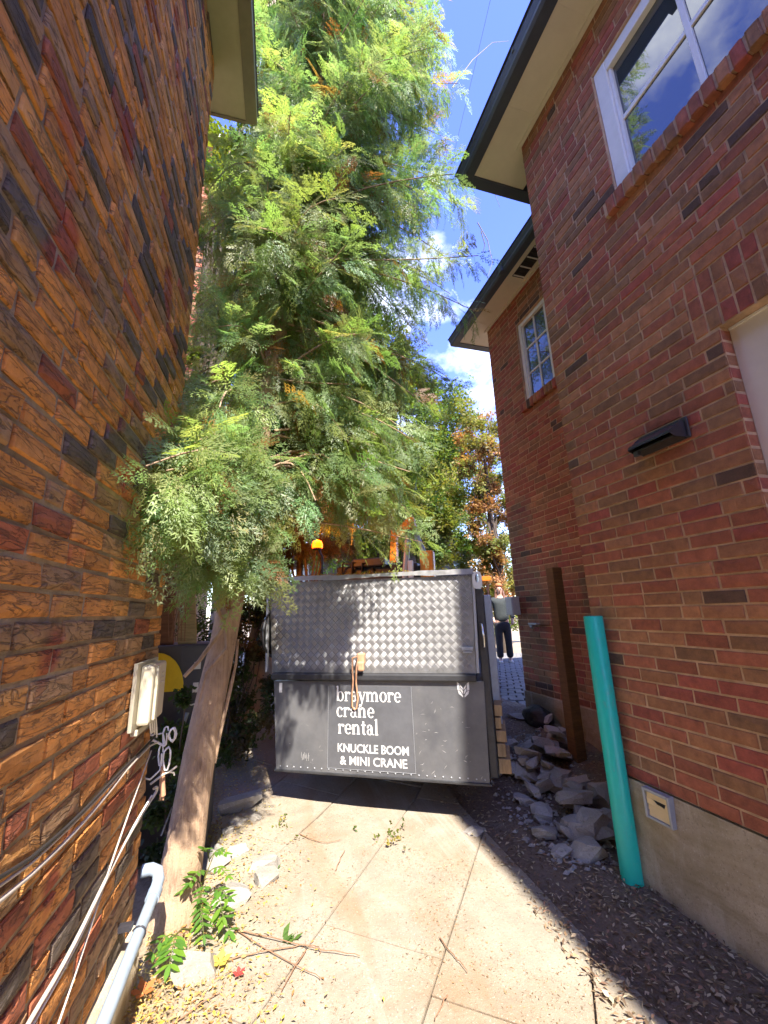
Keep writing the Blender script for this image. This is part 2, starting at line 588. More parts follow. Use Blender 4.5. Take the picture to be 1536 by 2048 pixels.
streaked(M['greenpvc'], (30, 30, 5), (0.10, 0.42, 0.33), 0.55, 0.7, 0.5)
streaked(M['greenpvc'], (14, 14, 9), (0.25, 0.34, 0.26), 0.62, 0.72, 0.45)
M['greypvc'] = simple_mat('grey_pvc', (0.25, 0.30, 0.35), 0.5, 0, 0.12, 7)
M['cable'] = simple_mat('pale_cable', (0.52, 0.46, 0.38), 0.6, 0, 0.2, 20)
M['whitecable'] = simple_mat('white_cable', (0.74, 0.70, 0.66), 0.5, 0, 0.1, 20)
M['blackcable'] = simple_mat('black_cable', (0.03, 0.027, 0.025), 0.6, 0, 0.2, 20)
M['beige'] = simple_mat('beige_plastic', (0.55, 0.50, 0.36), 0.5, 0, 0.08, 8)
M['cabinet'] = simple_mat('charcoal_cabinet', (0.06, 0.06, 0.064), 0.55, 0, 0.2, 5)
M['yellow'] = simple_mat('yellow_sign', (0.75, 0.55, 0.01), 0.5, 0, 0.08, 10)
M['boards'] = m_wood('weathered_board', (0.33, 0.27, 0.13))
M['brownboard'] = m_wood('brown_board', (0.20, 0.10, 0.045))
M['post'] = m_wood('treated_timber', (0.17, 0.09, 0.03))
M['timber'] = m_wood('crib_timber', (0.45, 0.28, 0.12), (30, 30, 8))
M['tan'] = simple_mat('tan_louver', (0.72, 0.56, 0.30), 0.5, 0, 0.06, 20)
M['greymetal'] = simple_mat('grey_metal', (0.36, 0.37, 0.38), 0.5, 0.3, 0.15, 10)
M['lampblack'] = simple_mat('lamp_black', (0.035, 0.033, 0.038), 0.35, 0, 0.3, 30)
M['bag'] = simple_mat('black_plastic', (0.016, 0.016, 0.017), 0.5, 0, 0.3, 8, 0.6, 14, 0.03)
M['garage'] = simple_mat('grey_siding', (0.13, 0.135, 0.14), 0.7, 0, 0.15, 4)
M['skin'] = simple_mat('skin', (0.50, 0.30, 0.22), 0.5, 0, 0.08, 20)
M['hair'] = simple_mat('auburn_hair', (0.13, 0.055, 0.03), 0.55, 0, 0.3, 60)
M['beanie'] = simple_mat('rust_beanie', (0.45, 0.16, 0.06), 0.85, 0, 0.2, 60)
M['jacket'] = simple_mat('dark_jacket', (0.03, 0.037, 0.037), 0.8, 0, 0.3, 20)
M['trousers'] = simple_mat('black_trousers', (0.02, 0.02, 0.024), 0.85, 0, 0.25, 20)
M['shoe'] = simple_mat('pale_shoe', (0.55, 0.53, 0.5), 0.6, 0, 0.1, 20)
M['litter'] = m_foliage('dry_leaves', 0.2, 0.8)
M['twig'] = simple_mat('dry_twig', (0.24, 0.13, 0.07), 0.85, 0, 0.3, 30)
M['amber'] = m_emit('amber_lens', (1.0, 0.13, 0.002), 0.9)
M['marker'] = m_emit('amber_marker', (1.0, 0.25, 0.03), 0.25)
M['paper'] = simple_mat('paper_label', (0.62, 0.61, 0.57), 0.6, 0, 0.1, 40)

# ------------------------------------------------------------------ ground
def sstep(a, b, x):
    q = min(1, max(0, (x - a) / (b - a)))
    return q * q * (3 - 2 * q)

def zg(x, y):
    s = y + 0.8 * max(0.0, x - 1.2)
    return 0.32 * sstep(3.5, 6.3, s)

def conc_edge(y):
    return 1.56 if y > 2.6 else 1.46 + (y - 1.7) * 0.11

def soil_h(x, y):
    """Dirt strip beside the brick house: a low mound of leaf mould."""
    e = conc_edge(y)
    k = min(1.0, max(0.0, (x - e + 0.02) / 0.25))
    n = mnoise.noise(Vector((x * 3.1, y * 3.1, 0.3))) * 0.03 + mnoise.noise(Vector((x * 11, y * 11, 1.3))) * 0.012
    return zg(x, y) + k * (0.03 + n) - (1 - k) * 0.02

def grid_sheet(name, xs, ys, hf, mat, kind='structure'):
    nx, ny = len(xs), len(ys)
    vs = [(x, y, hf(x, y)) for y in ys for x in xs]
    fs = [(j*nx+i, j*nx+i+1, (j+1)*nx+i+1, (j+1)*nx+i) for j in range(ny-1) for i in range(nx-1)]
    mb = MB(); mb.add(vs, fs, smooth=True)
    o = mb.build(name, mat)
    o['kind'] = kind
    return o

far = [-400, -120, -40, -16, -8, -4]
gx = far + [i * 0.25 for i in range(-14, 41)] + [12, 16, 24, 40, 120, 400]
gy = far + [i * 0.25 for i in range(-14, 61)] + [17, 20, 26, 40, 80, 200, 600]
grid_sheet('ground', gx, gy, lambda x, y: zg(x, y) - 0.02 + 0.012 * mnoise.noise(Vector((x * 2.2, y * 2.2, 0))), M['dirt'])
sx = [1.40 + i * 0.05 for i in range(0, 36)]
sy = [-0.5 + i * 0.06 for i in range(0, 105)]
grid_sheet('soil_strip', sx, sy, soil_h, M['soil'])

# driveway: pale concrete slabs laid at an angle to the houses, joints recessed
drive = empty('driveway', (0.6, 3, 0))
tag(drive, kind='structure')
AX = Vector((0.625, 0.78)).normalized()
BX = Vector((AX.y, -AX.x))

def clip_poly(poly, nx, ny, c):
    """keep nx*x + ny*y <= c"""
    out = []
    for i in range(len(poly)):
        p, q = poly[i], poly[(i+1) % len(poly)]
        dp = nx*p[0] + ny*p[1] - c; dq = nx*q[0] + ny*q[1] - c
        if dp <= 0: out.append(p)
        if (dp < 0) != (dq < 0) and abs(dp - dq) > 1e-12:
            k = dp / (dp - dq)
            out.append((p[0] + (q[0]-p[0])*k, p[1] + (q[1]-p[1])*k))
    return out

cols = [-2.6 + i * 0.62 for i in range(-7, 9)]
bstart = -0.675
for ci in range(-9, 9):
    b0 = bstart + ci * 0.62 + 0.0
    off = (0.0, 0.37, 0.19)[ci % 3]
    for ri in range(-4, 14):
        a0 = 2.17 + (ri - 3) * 0.74 + off - 0.18
        g = 0.0035
        poly = []
        for bb, aa in ((b0 + g, a0 + g), (b0 + 0.62 - g, a0 + g), (b0 + 0.62 - g, a0 + 0.74 - g), (b0 + g, a0 + 0.74 - g)):
            q = AX * aa + BX * bb
            poly.append((q.x, q.y))
        poly = clip_poly(poly, -1, 0, 0.30)
        poly = clip_poly(poly, 1, -0.03, 1.47)
        poly = clip_poly(poly, 0, -1, -0.15)
        poly = clip_poly(poly, 0, 1, 6.2)
        if len(poly) < 3: continue
        ar = 0.5 * abs(sum(poly[i][0]*poly[(i+1) % len(poly)][1] - poly[(i+1) % len(poly)][0]*poly[i][1] for i in range(len(poly))))
        if ar < 0.012: continue
        cx = sum(p[0] for p in poly) / len(poly); cy = sum(p[1] for p in poly) / len(poly)
        lift = random.uniform(-0.003, 0.004)
        top, edge = [], []
        for p in poly:
            d = Vector((cx - p[0], cy - p[1])); d = d.normalized() * 0.005
            top.append((p[0] + d.x, p[1] + d.y, zg(*p) + 0.006 + lift))
            edge.append((p[0], p[1], zg(*p) - 0.001 + lift))
        bot = [(e[0], e[1], e[2] - 0.06) for e in edge]
        n = len(poly)
        fs = [tuple(range(n))]
        vs = top + edge + bot
        for i in range(n):
            j = (i+1) % n
            fs.append((n+i, n+j, j, i)); fs.append((2*n+i, 2*n+j, n+j, n+i))
        mb = MB(); k = random.uniform(0.9, 1.08)
        mb.add(vs, fs, (k, k, k))
        mb.build('slab', M['slab'], drive, (cx, cy, zg(cx, cy)))

# paved path beyond the truck
path = empty('paved_path', (4.5, 7, 0.3))
tag(path, kind='structure')
def path_pt(a, b):
    # axis along the truck side towards the person
    d = Vector((0.52, 0.854)); s = Vector((0.854, -0.52))
    return Vector((2.1, 4.0)) + d * a + s * b
npv = 0
for i in range(0, 46):
    for j in range(-4, 9):
        a0 = i * 0.165; b0 = j * 0.21 + (0.105 if i % 2 else 0)
        c = path_pt(a0, b0)
        if c.x > 3.02 and c.y < 4.75: continue
        q = to_px((c.x, c.y, zg(c.x, c.y)))
        if q is None or not (955 < q[0] < 1135 and 1240 < q[1] < 1500): continue
        hx, hy = 0.100, 0.078
        ring = []
        for (ua, ub) in ((-hy, -hx*0.9), (-hy, hx*0.9), (0, hx), (hy, hx*0.9), (hy, -hx*0.9), (0, -hx)):
            w = path_pt(a0 + ua + random.uniform(-.006, .006), b0 + ub + random.uniform(-.006, .006))
            ring.append(w)
        lift = random.uniform(0.0, 0.012)
        n = 6
        top = [(c.x + (w.x-c.x)*0.94, c.y + (w.y-c.y)*0.94, zg(w.x, w.y) + 0.016 + lift * .5) for w in ring]
        edge = [(w.x, w.y, zg(w.x, w.y) + 0.008 + lift * .5) for w in ring]
        bot = [(w.x, w.y, zg(w.x, w.y) - 0.04) for w in ring]
        fs = [tuple(range(n))]
        for k in range(n):
            l = (k+1) % n
            fs.append((n+k, n+l, l, k)); fs.append((2*n+k, 2*n+l, n+l, n+k))
        mb = MB(); tv = random.uniform(0.75, 1.1)
        mb.add(top + edge + bot, fs, (tv, tv, tv))
        mb.build('paver', M['paver'], path, (c.x, c.y, zg(c.x, c.y)))
        npv += 1

# ------------------------------------------------------------------ brick walls
def brick_shape(c, U, Nn, L, H, depth, jit, ch):
    """A brick with a chamfered, slightly uneven face. c: centre of the face plane."""
    Z = Vector((0, 0, 1))
    vs = []
    def P(a, z, d):
        return c + U * a + Z * z + Nn * d
    r_ = lambda s: random.uniform(-s, s)
    sg = ((-1, -1), (1, -1), (1, 1), (-1, 1))
    for a, z in sg: vs.append(P(a * L / 2, z * H / 2, -depth))
    for a, z in sg: vs.append(P(a * L / 2 + r_(jit), z * H / 2 + r_(jit), -ch * 1.2 + r_(jit)))
    for a, z in sg: vs.append(P(a * (L / 2 - ch) + r_(jit), z * (H / 2 - ch) + r_(jit), r_(jit)))
    vs.append(P(r_(L * 0.12), r_(H * 0.15), r_(jit) + jit * 0.8))
    fs = []
    for i in range(4):
        j = (i+1) % 4
        fs.append((i, j, 4+j, 4+i)); fs.append((4+i, 4+j, 8+j, 8+i)); fs.append((8+i, 8+j, 12))
    return vs, fs

def lay_bricks(O, U, s0, s1, z0, z1, ch_, bl, jt, holes, pal, headers=0.12):
    """Running bond. Returns a list of (s, z, L, H, tint)."""
    out = []
    n = int(round((z1 - z0) / ch_))
    for r_ in range(n):
        zc = z0 + (r_ + 0.5) * ch_
        segs = [(s0, s1)]
        for (ha, hb, hz0, hz1) in holes:
            if hz0 < zc < hz1:
                ns = []
                for a, b in segs:
                    if hb <= a or ha >= b: ns.append((a, b))
                    else:
                        if ha > a: ns.append((a, ha))
                        if hb < b: ns.append((hb, b))
                segs = ns
        for a, b in segs:
            s = b - (0.0 if r_ % 2 else (bl * 0.5)) * 1.0
            s = b
            first = True
            while s > a + 0.012:
                if first:
                    L = bl if r_ % 2 else bl * 0.48
                    first = False
                else:
                    L = bl * 0.48 if random.random() < headers else bl * random.uniform(0.9, 1.08)
                L = min(L, s - a)
                if s - L - a < 0.04: L = s - a
                if L - jt > 0.012:
                    out.append((s - L / 2, zc, L - jt, ch_ - jt, pal()))
                s -= L
    return out

def px_area(c, U, L, H):
    q = []
    for a, z in ((-1, -1), (1, -1), (1, 1), (-1, 1)):
        p = to_px(c + U * (a * L / 2) + Vector((0, 0, z * H / 2)))
        if p is None: return 0.0
        q.append(p)
    cx = sum(p[0] for p in q) / 4; cy = sum(p[1] for p in q) / 4
    if not (-40 < cx < PW + 40 and -40 < cy < PH + 40): return 0.0
    return 0.5 * abs(sum(q[i][0]*q[(i+1) % 4][1] - q[(i+1) % 4][0]*q[i][1] for i in range(4)))

def place_bricks(sets, mat, limit):
    """sets: list of (wall_object, O, U, Nn, proud, jit, ch, bricks). Largest in view become objects, the rest one mesh per wall."""
    allb = []
    for si, (wall, O, U, Nn, proud, jit, ch, bl) in enumerate(sets):
        for (s, z, L, H, tn) in bl:
            c = O + U * s + Vector((0, 0, z)) + Nn * (proud + random.uniform(-jit, jit) * 0.6)
            allb.append((px_area(c, U, L, H), si, c, L, H, tn))
    allb.sort(key=lambda q: -q[0])
    rest = {}
    for k, (ar, si, c, L, H, tn) in enumerate(allb):
        wall, O, U, Nn, proud, jit, ch, bl = sets[si]
        vs, fs = brick_shape(c, U, Nn, L, H, 0.06, jit, ch)
        if k < limit and ar > 30:
            mb = MB(); mb.add(vs, fs, tn)
            mb.build('brick', mat, wall, c)
        else:
            rest.setdefault(si, MB()).add(vs, fs, tn)
    for si, mb in rest.items():
        mb.build('brickwork', mat, sets[si][0], kind='stuff')

def pal_left():
    q = random.random()
    k = random.uniform(0.8, 1.2)
    if q < 0.42: c = (0.66, 0.285, 0.075)
    elif q < 0.55: c = (0.70, 0.34, 0.10)
    elif q < 0.73: c = (0.15, 0.115, 0.088)
    elif q < 0.93: c = (0.40, 0.235, 0.115)
    else: c = (0.42, 0.13, 0.06)
    return tuple(x * k for x in c)

def pal_right():
    q = random.random()
    k = random.uniform(0.82, 1.18)
    if q < 0.42: c = (0.31, 0.10, 0.055)
    elif q < 0.68: c = (0.33, 0.145, 0.07)
    elif q < 0.86: c = (0.24, 0.12, 0.06)
    elif q < 0.905: c = (0.10, 0.056, 0.038)
    else: c = (0.30, 0.075, 0.052)
    return tuple(x * k for x in c)

Z = Vector((0, 0, 1))
# ---- the brick house on the right
RX, FX = 2.10, 3.10
rh = empty('brick_house', (RX, 1, 0), 'red-brown brick house with white windows and a pale parged foundation', 'house')
DOOR = (0.05, 1.185, -1.0, 2.86)
SOLD = (0.05, 1.30, 2.86, 3.20)
WIN = (0.44, 1.545, 4.125, 5.21)
SILL = (0.36, 1.62, 4.01, 4.125)
FWIN = (3.41, 3.975, 4.065, 5.21)
FSILL = (3.36, 4.03, 3.95, 4.065)
cO = 0.0695

def wall_mesh(plane_x, y0, y1, z0, z1, holes, thick=0.2):
    """Mortar body with openings cut: a grid of boxes around the holes."""
    ys = sorted(set([y0, y1] + [max(y0, min(y1, h[i])) for h in holes for i in (0, 1)]))
    zs = sorted(set([z0, z1] + [max(z0, min(z1, h[i])) for h in holes for i in (2, 3)]))
    mb = MB()
    for i in range(len(ys) - 1):
        for j in range(len(zs) - 1):
            a, b, c, d = ys[i], ys[i+1], zs[j], zs[j+1]
            if b - a < 1e-6 or d - c < 1e-6: continue
            my, mz = (a+b)/2, (c+d)/2
            if any(h[0] < my < h[1] and h[2] < mz < h[3] for h in holes): continue
            mb.box((plane_x, a, c), (plane_x + thick, b, d))
    return mb

z_top = 0.557 + 73 * cO
near_wall = wall_mesh(RX + 0.005, -12, 2.306, 0.557, z_top, [DOOR, WIN]).build('wall', M['rmortar'], rh)
far_wall = wall_mesh(FX + 0.005, 2.0, 4.646, 0.15, z_top, [FWIN]).build('wall', M['rmortar'], rh)
O_r = Vector((RX, 0, 0)); O_f = Vector((FX, 0, 0))
Uy = Vector((0, 1, 0)); Nmx = Vector((-1, 0, 0))
nb = lay_bricks(O_r, Uy, -0.6, 2.31, 0.557, z_top, cO, 0.216, 0.0105, [DOOR, SOLD, WIN, SILL], pal_right)
fb = lay_bricks(O_f, Uy, 2.3, 4.65, 0.557, z_top, cO, 0.216, 0.0105, [FWIN, FSILL], pal_right)
# soldier courses over the door: three rows of header faces
for rr in range(3):
    zc = 2.86 + (rr + 0.5) * 0.1133
    s = 1.30
    while s > 0.05:
        nb.append((s - 0.0345, zc, 0.058, 0.103, pal_right()))
        s -= 0.069
place_bricks([(near_wall, O_r, Uy, Nmx, 0.0, 0.0018, 0.0032, nb), (far_wall, O_f, Uy, Nmx, 0.0, 0.0018, 0.0032, fb)], M['rbrick'], 300)
# window sills: projecting rowlock bricks
def rowlock(wallname, plane_x, s):
    q = MB().box((plane_x - 0.035, s[0], s[2] + 0.01), (plane_x + 0.05, s[1], s[3] - 0.002)).build('sill', M['rmortar'], rh)
    a = s[0]
    while a < s[1] - 0.04:
        b = min(a + 0.069, s[1])
        mb = MB(); tn = pal_right()
        c = Vector((plane_x - 0.045, (a+b)/2, (s[2]+s[3])/2))
        vs, fs = brick_shape(c, Uy, Nmx, b - a - 0.011, s[3] - s[2], 0.09, 0.003, 0.007)
        mb.add(vs, fs, tn); mb.build('sill_brick', M['rbrick'], q, c)
        a += 0.069
rowlock('near', RX, SILL)
rowlock('far', FX, FSILL)
# door jamb returns
jm = MB()
jam = near_wall
for r_ in range(33):
    zc = 0.557 + (r_ + 0.5) * cO
    c = Vector((RX + 0.036, 1.183, zc))
    vs, fs = brick_shape(c, Vector((1, 0, 0)), Vector((0, -1, 0)), 0.064, cO - 0.0105, 0.03, 0.0015, 0.004)
    jm.add(vs, fs, pal_right())
jm.build('jamb_bricks', M['rbrick'], rh, kind='stuff')
# foundation
fm = MB()
nyf = 40
vsf, fsf = [], []
for i in range(nyf + 1):
    y = -1.6 + i * (2.306 + 1.6) / nyf
    for j in range(9):
        z = -0.35 + j * (0.905 / 8)
        wob = 0.020 * mnoise.noise(Vector((y * 2.3, z * 5.0, 4.1))) + 0.008 * math.sin(z * 9 + y * 2.1)
        vsf.append((RX - 0.006 + (wob if j < 8 else 0) - 0.022 * (1 if j < 8 else 0.2), y, z))
for i in range(nyf):
    for j in range(8):
        fsf.append((i*9+j, i*9+j+1, (i+1)*9+j+1, (i+1)*9+j))
fm.add(vsf, fsf, smooth=True)
fm.box((RX + 0.01, -12, -0.35), (RX + 0.2, 2.30, 0.553))
fm.build('foundation', M['parge'], rh)
MB().box((FX - 0.012, 2.0, -0.2), (FX + 0.2, 4.652, 0.553), ch=0.006).build('foundation', M['parge'], rh)
# house body behind the walls (closes the building)
hb = MB()
hb.box((RX + 0.21, 2.10, 0.1), (FX + 0.02, 2.300, z_top))
hb.box((FX + 0.21, 4.44, 0.1), (9.0, 4.640, z_top))
hb.box((RX + 0.21, -12, 0.1), (9.0, -11.8, z_top))
hb.build('wall', M['rmortar'], rh)
room = MB().box((RX + 0.9, -1.35, 2.9), (RX + 0.95, 2.0, z_top)).build('inner_wall', M['darkmetal'], rh)

def window(plane_x, w, cols_, rows_, fr, rec, name='window'):
    y0, y1, z0, z1 = w
    x0 = plane_x + rec
    mb = MB()
    mb.box((x0, y0 + 0.002, z0 + 0.002), (x0 + 0.07, y0 + fr, z1 - 0.002), ch=0.004)
    mb.box((x0, y1 - fr, z0 + 0.002), (x0 + 0.07, y1 - 0.002, z1 - 0.002), ch=0.004)
    mb.box((x0 + 0.002, y0 + fr + .001, z0 + 0.002), (x0 + 0.068, y1 - fr - .001, z0 + fr * 0.7), ch=0.004)
    mb.box((x0 + 0.002, y0 + fr + .001, z1 - fr), (x0 + 0.068, y1 - fr - .001, z1 - 0.002), ch=0.004)
    # inner stop bead
    f2 = fr + 0.022
    mb.box((x0 + 0.018, y0 + fr + .002, z0 + fr * 0.7 + .001), (x0 + 0.06, y0 + f2, z1 - fr - .001))
    mb.box((x0 + 0.018, y1 - f2, z0 + fr * 0.7 + .001), (x0 + 0.06, y1 - fr - .002, z1 - fr - .001))
    o = mb.build(name, M['white'], rh)
    a0, a1, c0, c1 = y0 + f2, y1 - f2, z0 + fr * 0.7, z1 - fr
    px_ = x0 + 0.04
    cw = (a1 - a0) / cols_; rwh = (c1 - c0) / rows_
    mt = 0.011 if cols_ * rows_ > 4 else 0.016
    for i in range(cols_):
        for j in range(rows_):
            MB().box((px_, a0 + i * cw + 0.001, c0 + j * rwh + 0.001), (px_ + 0.006, a0 + (i+1) * cw - 0.001, c0 + (j+1) * rwh - 0.001)).build('pane', M['glass'], o)
    for i in range(1, cols_):
        yy = a0 + i * cw
        MB().box((px_ - 0.014, yy - mt, c0), (px_ + 0.012, yy + mt, c1), ch=0.003).build('muntin', M['white'], o)
    for j in range(1, rows_):
        zz = c0 + j * rwh
        MB().box((px_ - 0.012, a0, zz - mt), (px_ + 0.010, a1, zz + mt), ch=0.003).build('muntin', M['white'], o)
    return o
w1 = window(RX, WIN, 2, 2, 0.095, 0.02)
w2 = window(FX, FWIN, 2, 3, 0.055, 0.03)
# recessed cream door panel
dr = MB().box((RX + 0.066, 0.05, 0.0), (RX + 0.10, 1.182, 2.857)).build('door', M['cream'], rh)
MB().box((RX + 0.056, 0.30, 0.3), (RX + 0.069, 1.02, 2.72), ch=0.006).build('door_panel', M['cream'], dr)
MB().box((RX + 0.058, 0.05, 2.845), (RX + 0.066, 1.18, 2.857)).build('drip_edge', M['white'], dr)

def eave(plane_x, y_end, vent=None):
    """Soffit, gutter and hipped roof of one part of the house."""
    zs = z_top
    sf = MB()
    x0 = plane_x - 0.30
    ye = y_end + 0.33
    nb_ = 7
    sf.box((x0, -12.3, zs), (plane_x + 0.25, ye, zs + 0.012))
    o = sf.build('soffit', M['soffit'], rh)
    MB().box((plane_x - 0.035, -12.3, zs - 0.022), (plane_x - 0.0045, y_end + 0.02, zs - 0.001)).build('trim', M['soffit'], o)
    for k in range(12):
        yy = -1.6 + k * 0.61
        if yy < ye: MB().box((x0 + 0.002, yy, zs - 0.003), (plane_x - 0.036, yy + 0.006, zs - 0.0005)).build('seam', M['soffit'], o)
    # gutter, a K profile along the eave and round the end
    prof = [(0.0, 0.0), (-0.085, 0.0), (-0.105, 0.02), (-0.105, 0.05), (-0.125, 0.085), (-0.125, 0.115), (0.0, 0.115)]
    g = MB()
    ys = [-12.3, ye + 0.11]
    n = len(prof)
    vs = [(x0 + p[0], y, zs - 0.012 + p[1]) for y in ys for p in prof]
    fs = [(i, (i+1) % n, n + (i+1) % n, n + i) for i in range(n)] + [tuple(range(n-1, -1, -1)), tuple(range(n, 2*n))]
    g.add(vs, fs)
    g.box((x0 + 0.002, ye + 0.002, zs - 0.010), (plane_x + 1.2, ye + 0.108, zs + 0.10))
    g.build('gutter', M['gutter'], rh)
    for k in range(9):
        yy = ye - 0.25 - k * 0.62
        MB().box((x0 - 0.129, yy, zs + 0.06), (x0 - 0.105, yy + 0.022, zs + 0.108)).build('gutter_bracket', M['gutter'], o)
    MB().box((x0 - 0.128, ye - 1.42, zs - 0.016), (x0 - 0.001, ye - 1.36, zs + 0.085), ch=0.004).build('gutter_joint', M['gutter'], o)
    rz = zs + 0.105
    MB().add([(x0 - 0.14, -12.4, rz), (x0 - 0.14, ye + 0.13, rz), (x0 + 3.4, ye - 3.3, rz + 2.0), (x0 + 3.4, -12.4, rz + 2.0), (x0 + 6.8, ye + 0.13, rz), (x0 + 6.8, -12.4, rz)],
             [(0, 3, 2, 1), (1, 2, 4), (2, 3, 5, 4)]).build('roof', M['shingle'], rh)
    return o
eave(RX, 2.31)
s2 = eave(FX, 4.65)
sv = MB().box((FX - 0.235, 3.16, z_top - 0.007), (FX - 0.075, 3.62, z_top - 0.0035)).build('soffit_vent', M['darkmetal'], s2)
for k in range(13):
    y = 3.165 + k * 0.035
    MB().box((FX - 0.23, y, z_top - 0.014), (FX - 0.08, y + (0.016 if k % 4 == 0 else 0.006), z_top - 0.0072)).build('louver', M['white' if k % 4 == 0 else 'darkmetal'], s2)

# ---- the brick house on the left
LA = Vector((math.sin(R(1.92)), math.cos(R(1.92)), 0))
LN = Vector((LA.y, -LA.x, 0))
LP = Vector((-0.515, 2.404, 0)) - LA * 2.404
L_END = 2.428 / LA.y
lh = empty('rustic_brick_house', (-0.6, 1, 0), 'house of rough orange and charcoal bricks close on the left', 'house')
cL = 0.0739
zl0, zl1 = 0.225, 0.225 + 73 * cL
lm = MB()
def lbox(mb, s0, s1, d0, d1, z0, z1, tint=(1, 1, 1)):
    """box on the left wall: s along it, d out of it"""
    o_, u_, n_ = LP, LA, LN
    P = lambda s, d, z: o_ + u_ * s + n_ * d + Z * z
    vs = [P(s0, d0, z0), P(s1, d0, z0), P(s1, d1, z0), P(s0, d1, z0), P(s0, d0, z1), P(s1, d0, z1), P(s1, d1, z1), P(s0, d1, z1)]
    mb.add(vs, [(0,3,2,1),(4,5,6,7),(0,1,5,4),(1,2,6,5),(2,3,7,6),(3,0,4,7)], tint)
    return mb
lbox(lm, -12, L_END - 0.006, -0.25, -0.007, zl0, zl1)
lwall = lm.build('wall', M['lmortar'], lh)
lb = lay_bricks(LP, LA, 0.0, L_END, zl0, zl1, cL, 0.212, 0.0125, [], pal_left, 0.18)
place_bricks([(lwall, LP, LA, LN, 0.0, 0.0035, 0.005, lb)], M['lbrick'], 300)
pl = MB()
vs, fs = [], []
ns = 34
prof = [(-0.02, 0.226), (0.022, 0.215), (0.034, 0.19), (0.036, 0.10), (0.045, -0.2)]
for i in range(ns + 1):
    s = -2.5 + i * (L_END + 2.5) / ns
    for d, z in prof:
        d2 = d + 0.008 * mnoise.noise(Vector((s * 4, z * 6, 2.2)))
        vs.append(LP + LA * s + LN * d2 + Z * z)
np_ = len(prof)
for i in range(ns):
    for j in range(np_ - 1):
        fs.append((i*np_+j, (i+1)*np_+j, (i+1)*np_+j+1, i*np_+j+1))
fs.append(tuple(ns*np_+j for j in range(np_)))
pl.add(vs, fs, smooth=True)
pl.build('foundation', M['parge'], lh)
lbox(MB(), L_END - 0.2, L_END - 0.007, -6.0, -0.252, 0.0, zl1).build('wall', M['lmortar'], lh)
# eave
se = MB()
lbox(se, -12.3, L_END + 0.30, -0.3, 0.20, zl1 + 0.001, zl1 + 0.014)
lsof = se.build('soffit', M['bouncesoffit'], lh)
lbox(MB(), -12.3, L_END + 0.32, 0.202, 0.29, zl1 - 0.01, zl1 + 0.12).build('gutter', M['dullgutter'], lh)
lbox(MB(), L_END + 0.302, L_END + 0.325, -1.6, 0.20, zl1 - 0.008, zl1 + 0.118).build('fascia', M['dullgutter'], lh)
rp = lambda s, d, z: LP + LA * s + LN * d + Z * z
MB().add([rp(-12.4, 0.30, zl1 + 0.125), rp(L_END + 0.34, 0.30, zl1 + 0.125), rp(L_END - 2.6, -3.2, zl1 + 2.2), rp(-12.4, -3.2, zl1 + 2.2), rp(L_END + 0.34, -7, zl1 + 0.125)],
         [(0, 1, 2, 3), (1, 4, 2)]).build('roof', M['shingle'], lh)
# rear wing, set back: a lit brick face and its side
RWY, RWX = 5.0, -0.985
rw = MB().box((-3.2, RWY + 0.008, 0.0), (RWX - 0.008, RWY + 3.0, 8.36)).build('rear_wall', M['rmortar'], lh)
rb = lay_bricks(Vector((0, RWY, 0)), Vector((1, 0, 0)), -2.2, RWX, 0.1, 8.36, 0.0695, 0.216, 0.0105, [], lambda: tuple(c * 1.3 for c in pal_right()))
mb = MB()
for (s, z, L, H, tn) in rb:
    c = Vector((s, RWY, z)); v_, f_ = brick_shape(c, Vector((1, 0, 0)), Vector((0, -1, 0)), L, H, 0.05, 0.002, 0.004)
    mb.add(v_, f_, tn)
mb.build('brickwork', M['rbrick'], rw, kind='stuff')
MB().box((-3.3, RWY - 0.12, 8.362), (RWX + 0.12, RWY + 3.1, 8.48)).build('rear_eave', M['white'], lh)

# ------------------------------------------------------------------ truck
TD = Vector((0.139, 3.892, 0.0))
TU = Vector((0.858, -0.513, 0.0)).normalized()
TF = Vector((-TU.y, TU.x, 0.0))
trz = math.atan2(TU.y, TU.x)
truck = empty('crane_truck', tuple(TD), 'black crane rental truck with a tread plate tool box across its rear', 'truck', rz=trz)

def tpart(mb, name, mat, parent=None, kind=None):
    o = mb.build(name, mat, None, local=True, kind=kind)
    o.parent = parent or truck
    return o
# local axes: x across (left to right), y away from the camera, z up
tg = MB()
tg.prism([(0.0, 0.0, 0.30), (1.732, 0.0, 0.30), (1.749, 0.0, 1.0), (-0.044, 0.0, 0.985)], (0, 0.48, 0))
tail = tpart(tg, 'tailgate', M['black'])
b = MB()
b.box((-0.012, -0.012, 0.285), (1.745, 0.03, 0.302), ch=0.003)
tpart(b, 'bottom_rail', M['darkmetal'], tail)
rv = MB()
for i in range(28):
    x = 0.04 + i * 0.0615
    rv.lathe([(0.0065, 0.0), (0.005, 0.003), (0.0001, 0.0045)], 6, Matrix.Translation((x, -0.0005, 0.325)) @ Matrix.Rotation(math.pi / 2, 4, 'X'))
tpart(rv, 'rivets', M['greymetal'], tail, kind='stuff')
sc_ = MB()
for i in range(38):
    if random.random() < 0.6: x, z = random.uniform(1.2, 1.7), random.uniform(0.33, 0.85)
    else: x, z = random.uniform(0.03, 1.7), random.uniform(0.31, 0.5)
    a = random.uniform(-0.9, 1.4); l = random.uniform(0.004, 0.026); w = random.uniform(0.0008, 0.0026)
    d = Vector((math.cos(a), 0, math.sin(a))); n_ = Vector((-d.z, 0, d.x))
    p = Vector((x, -0.0012 - i * 0.000012, z)); bend = n_ * random.uniform(-0.01, 0.01)
    sc_.add([p - d*l, p + bend - n_*w, p + d*l, p + bend + n_*w], [(0, 1, 2, 3)])
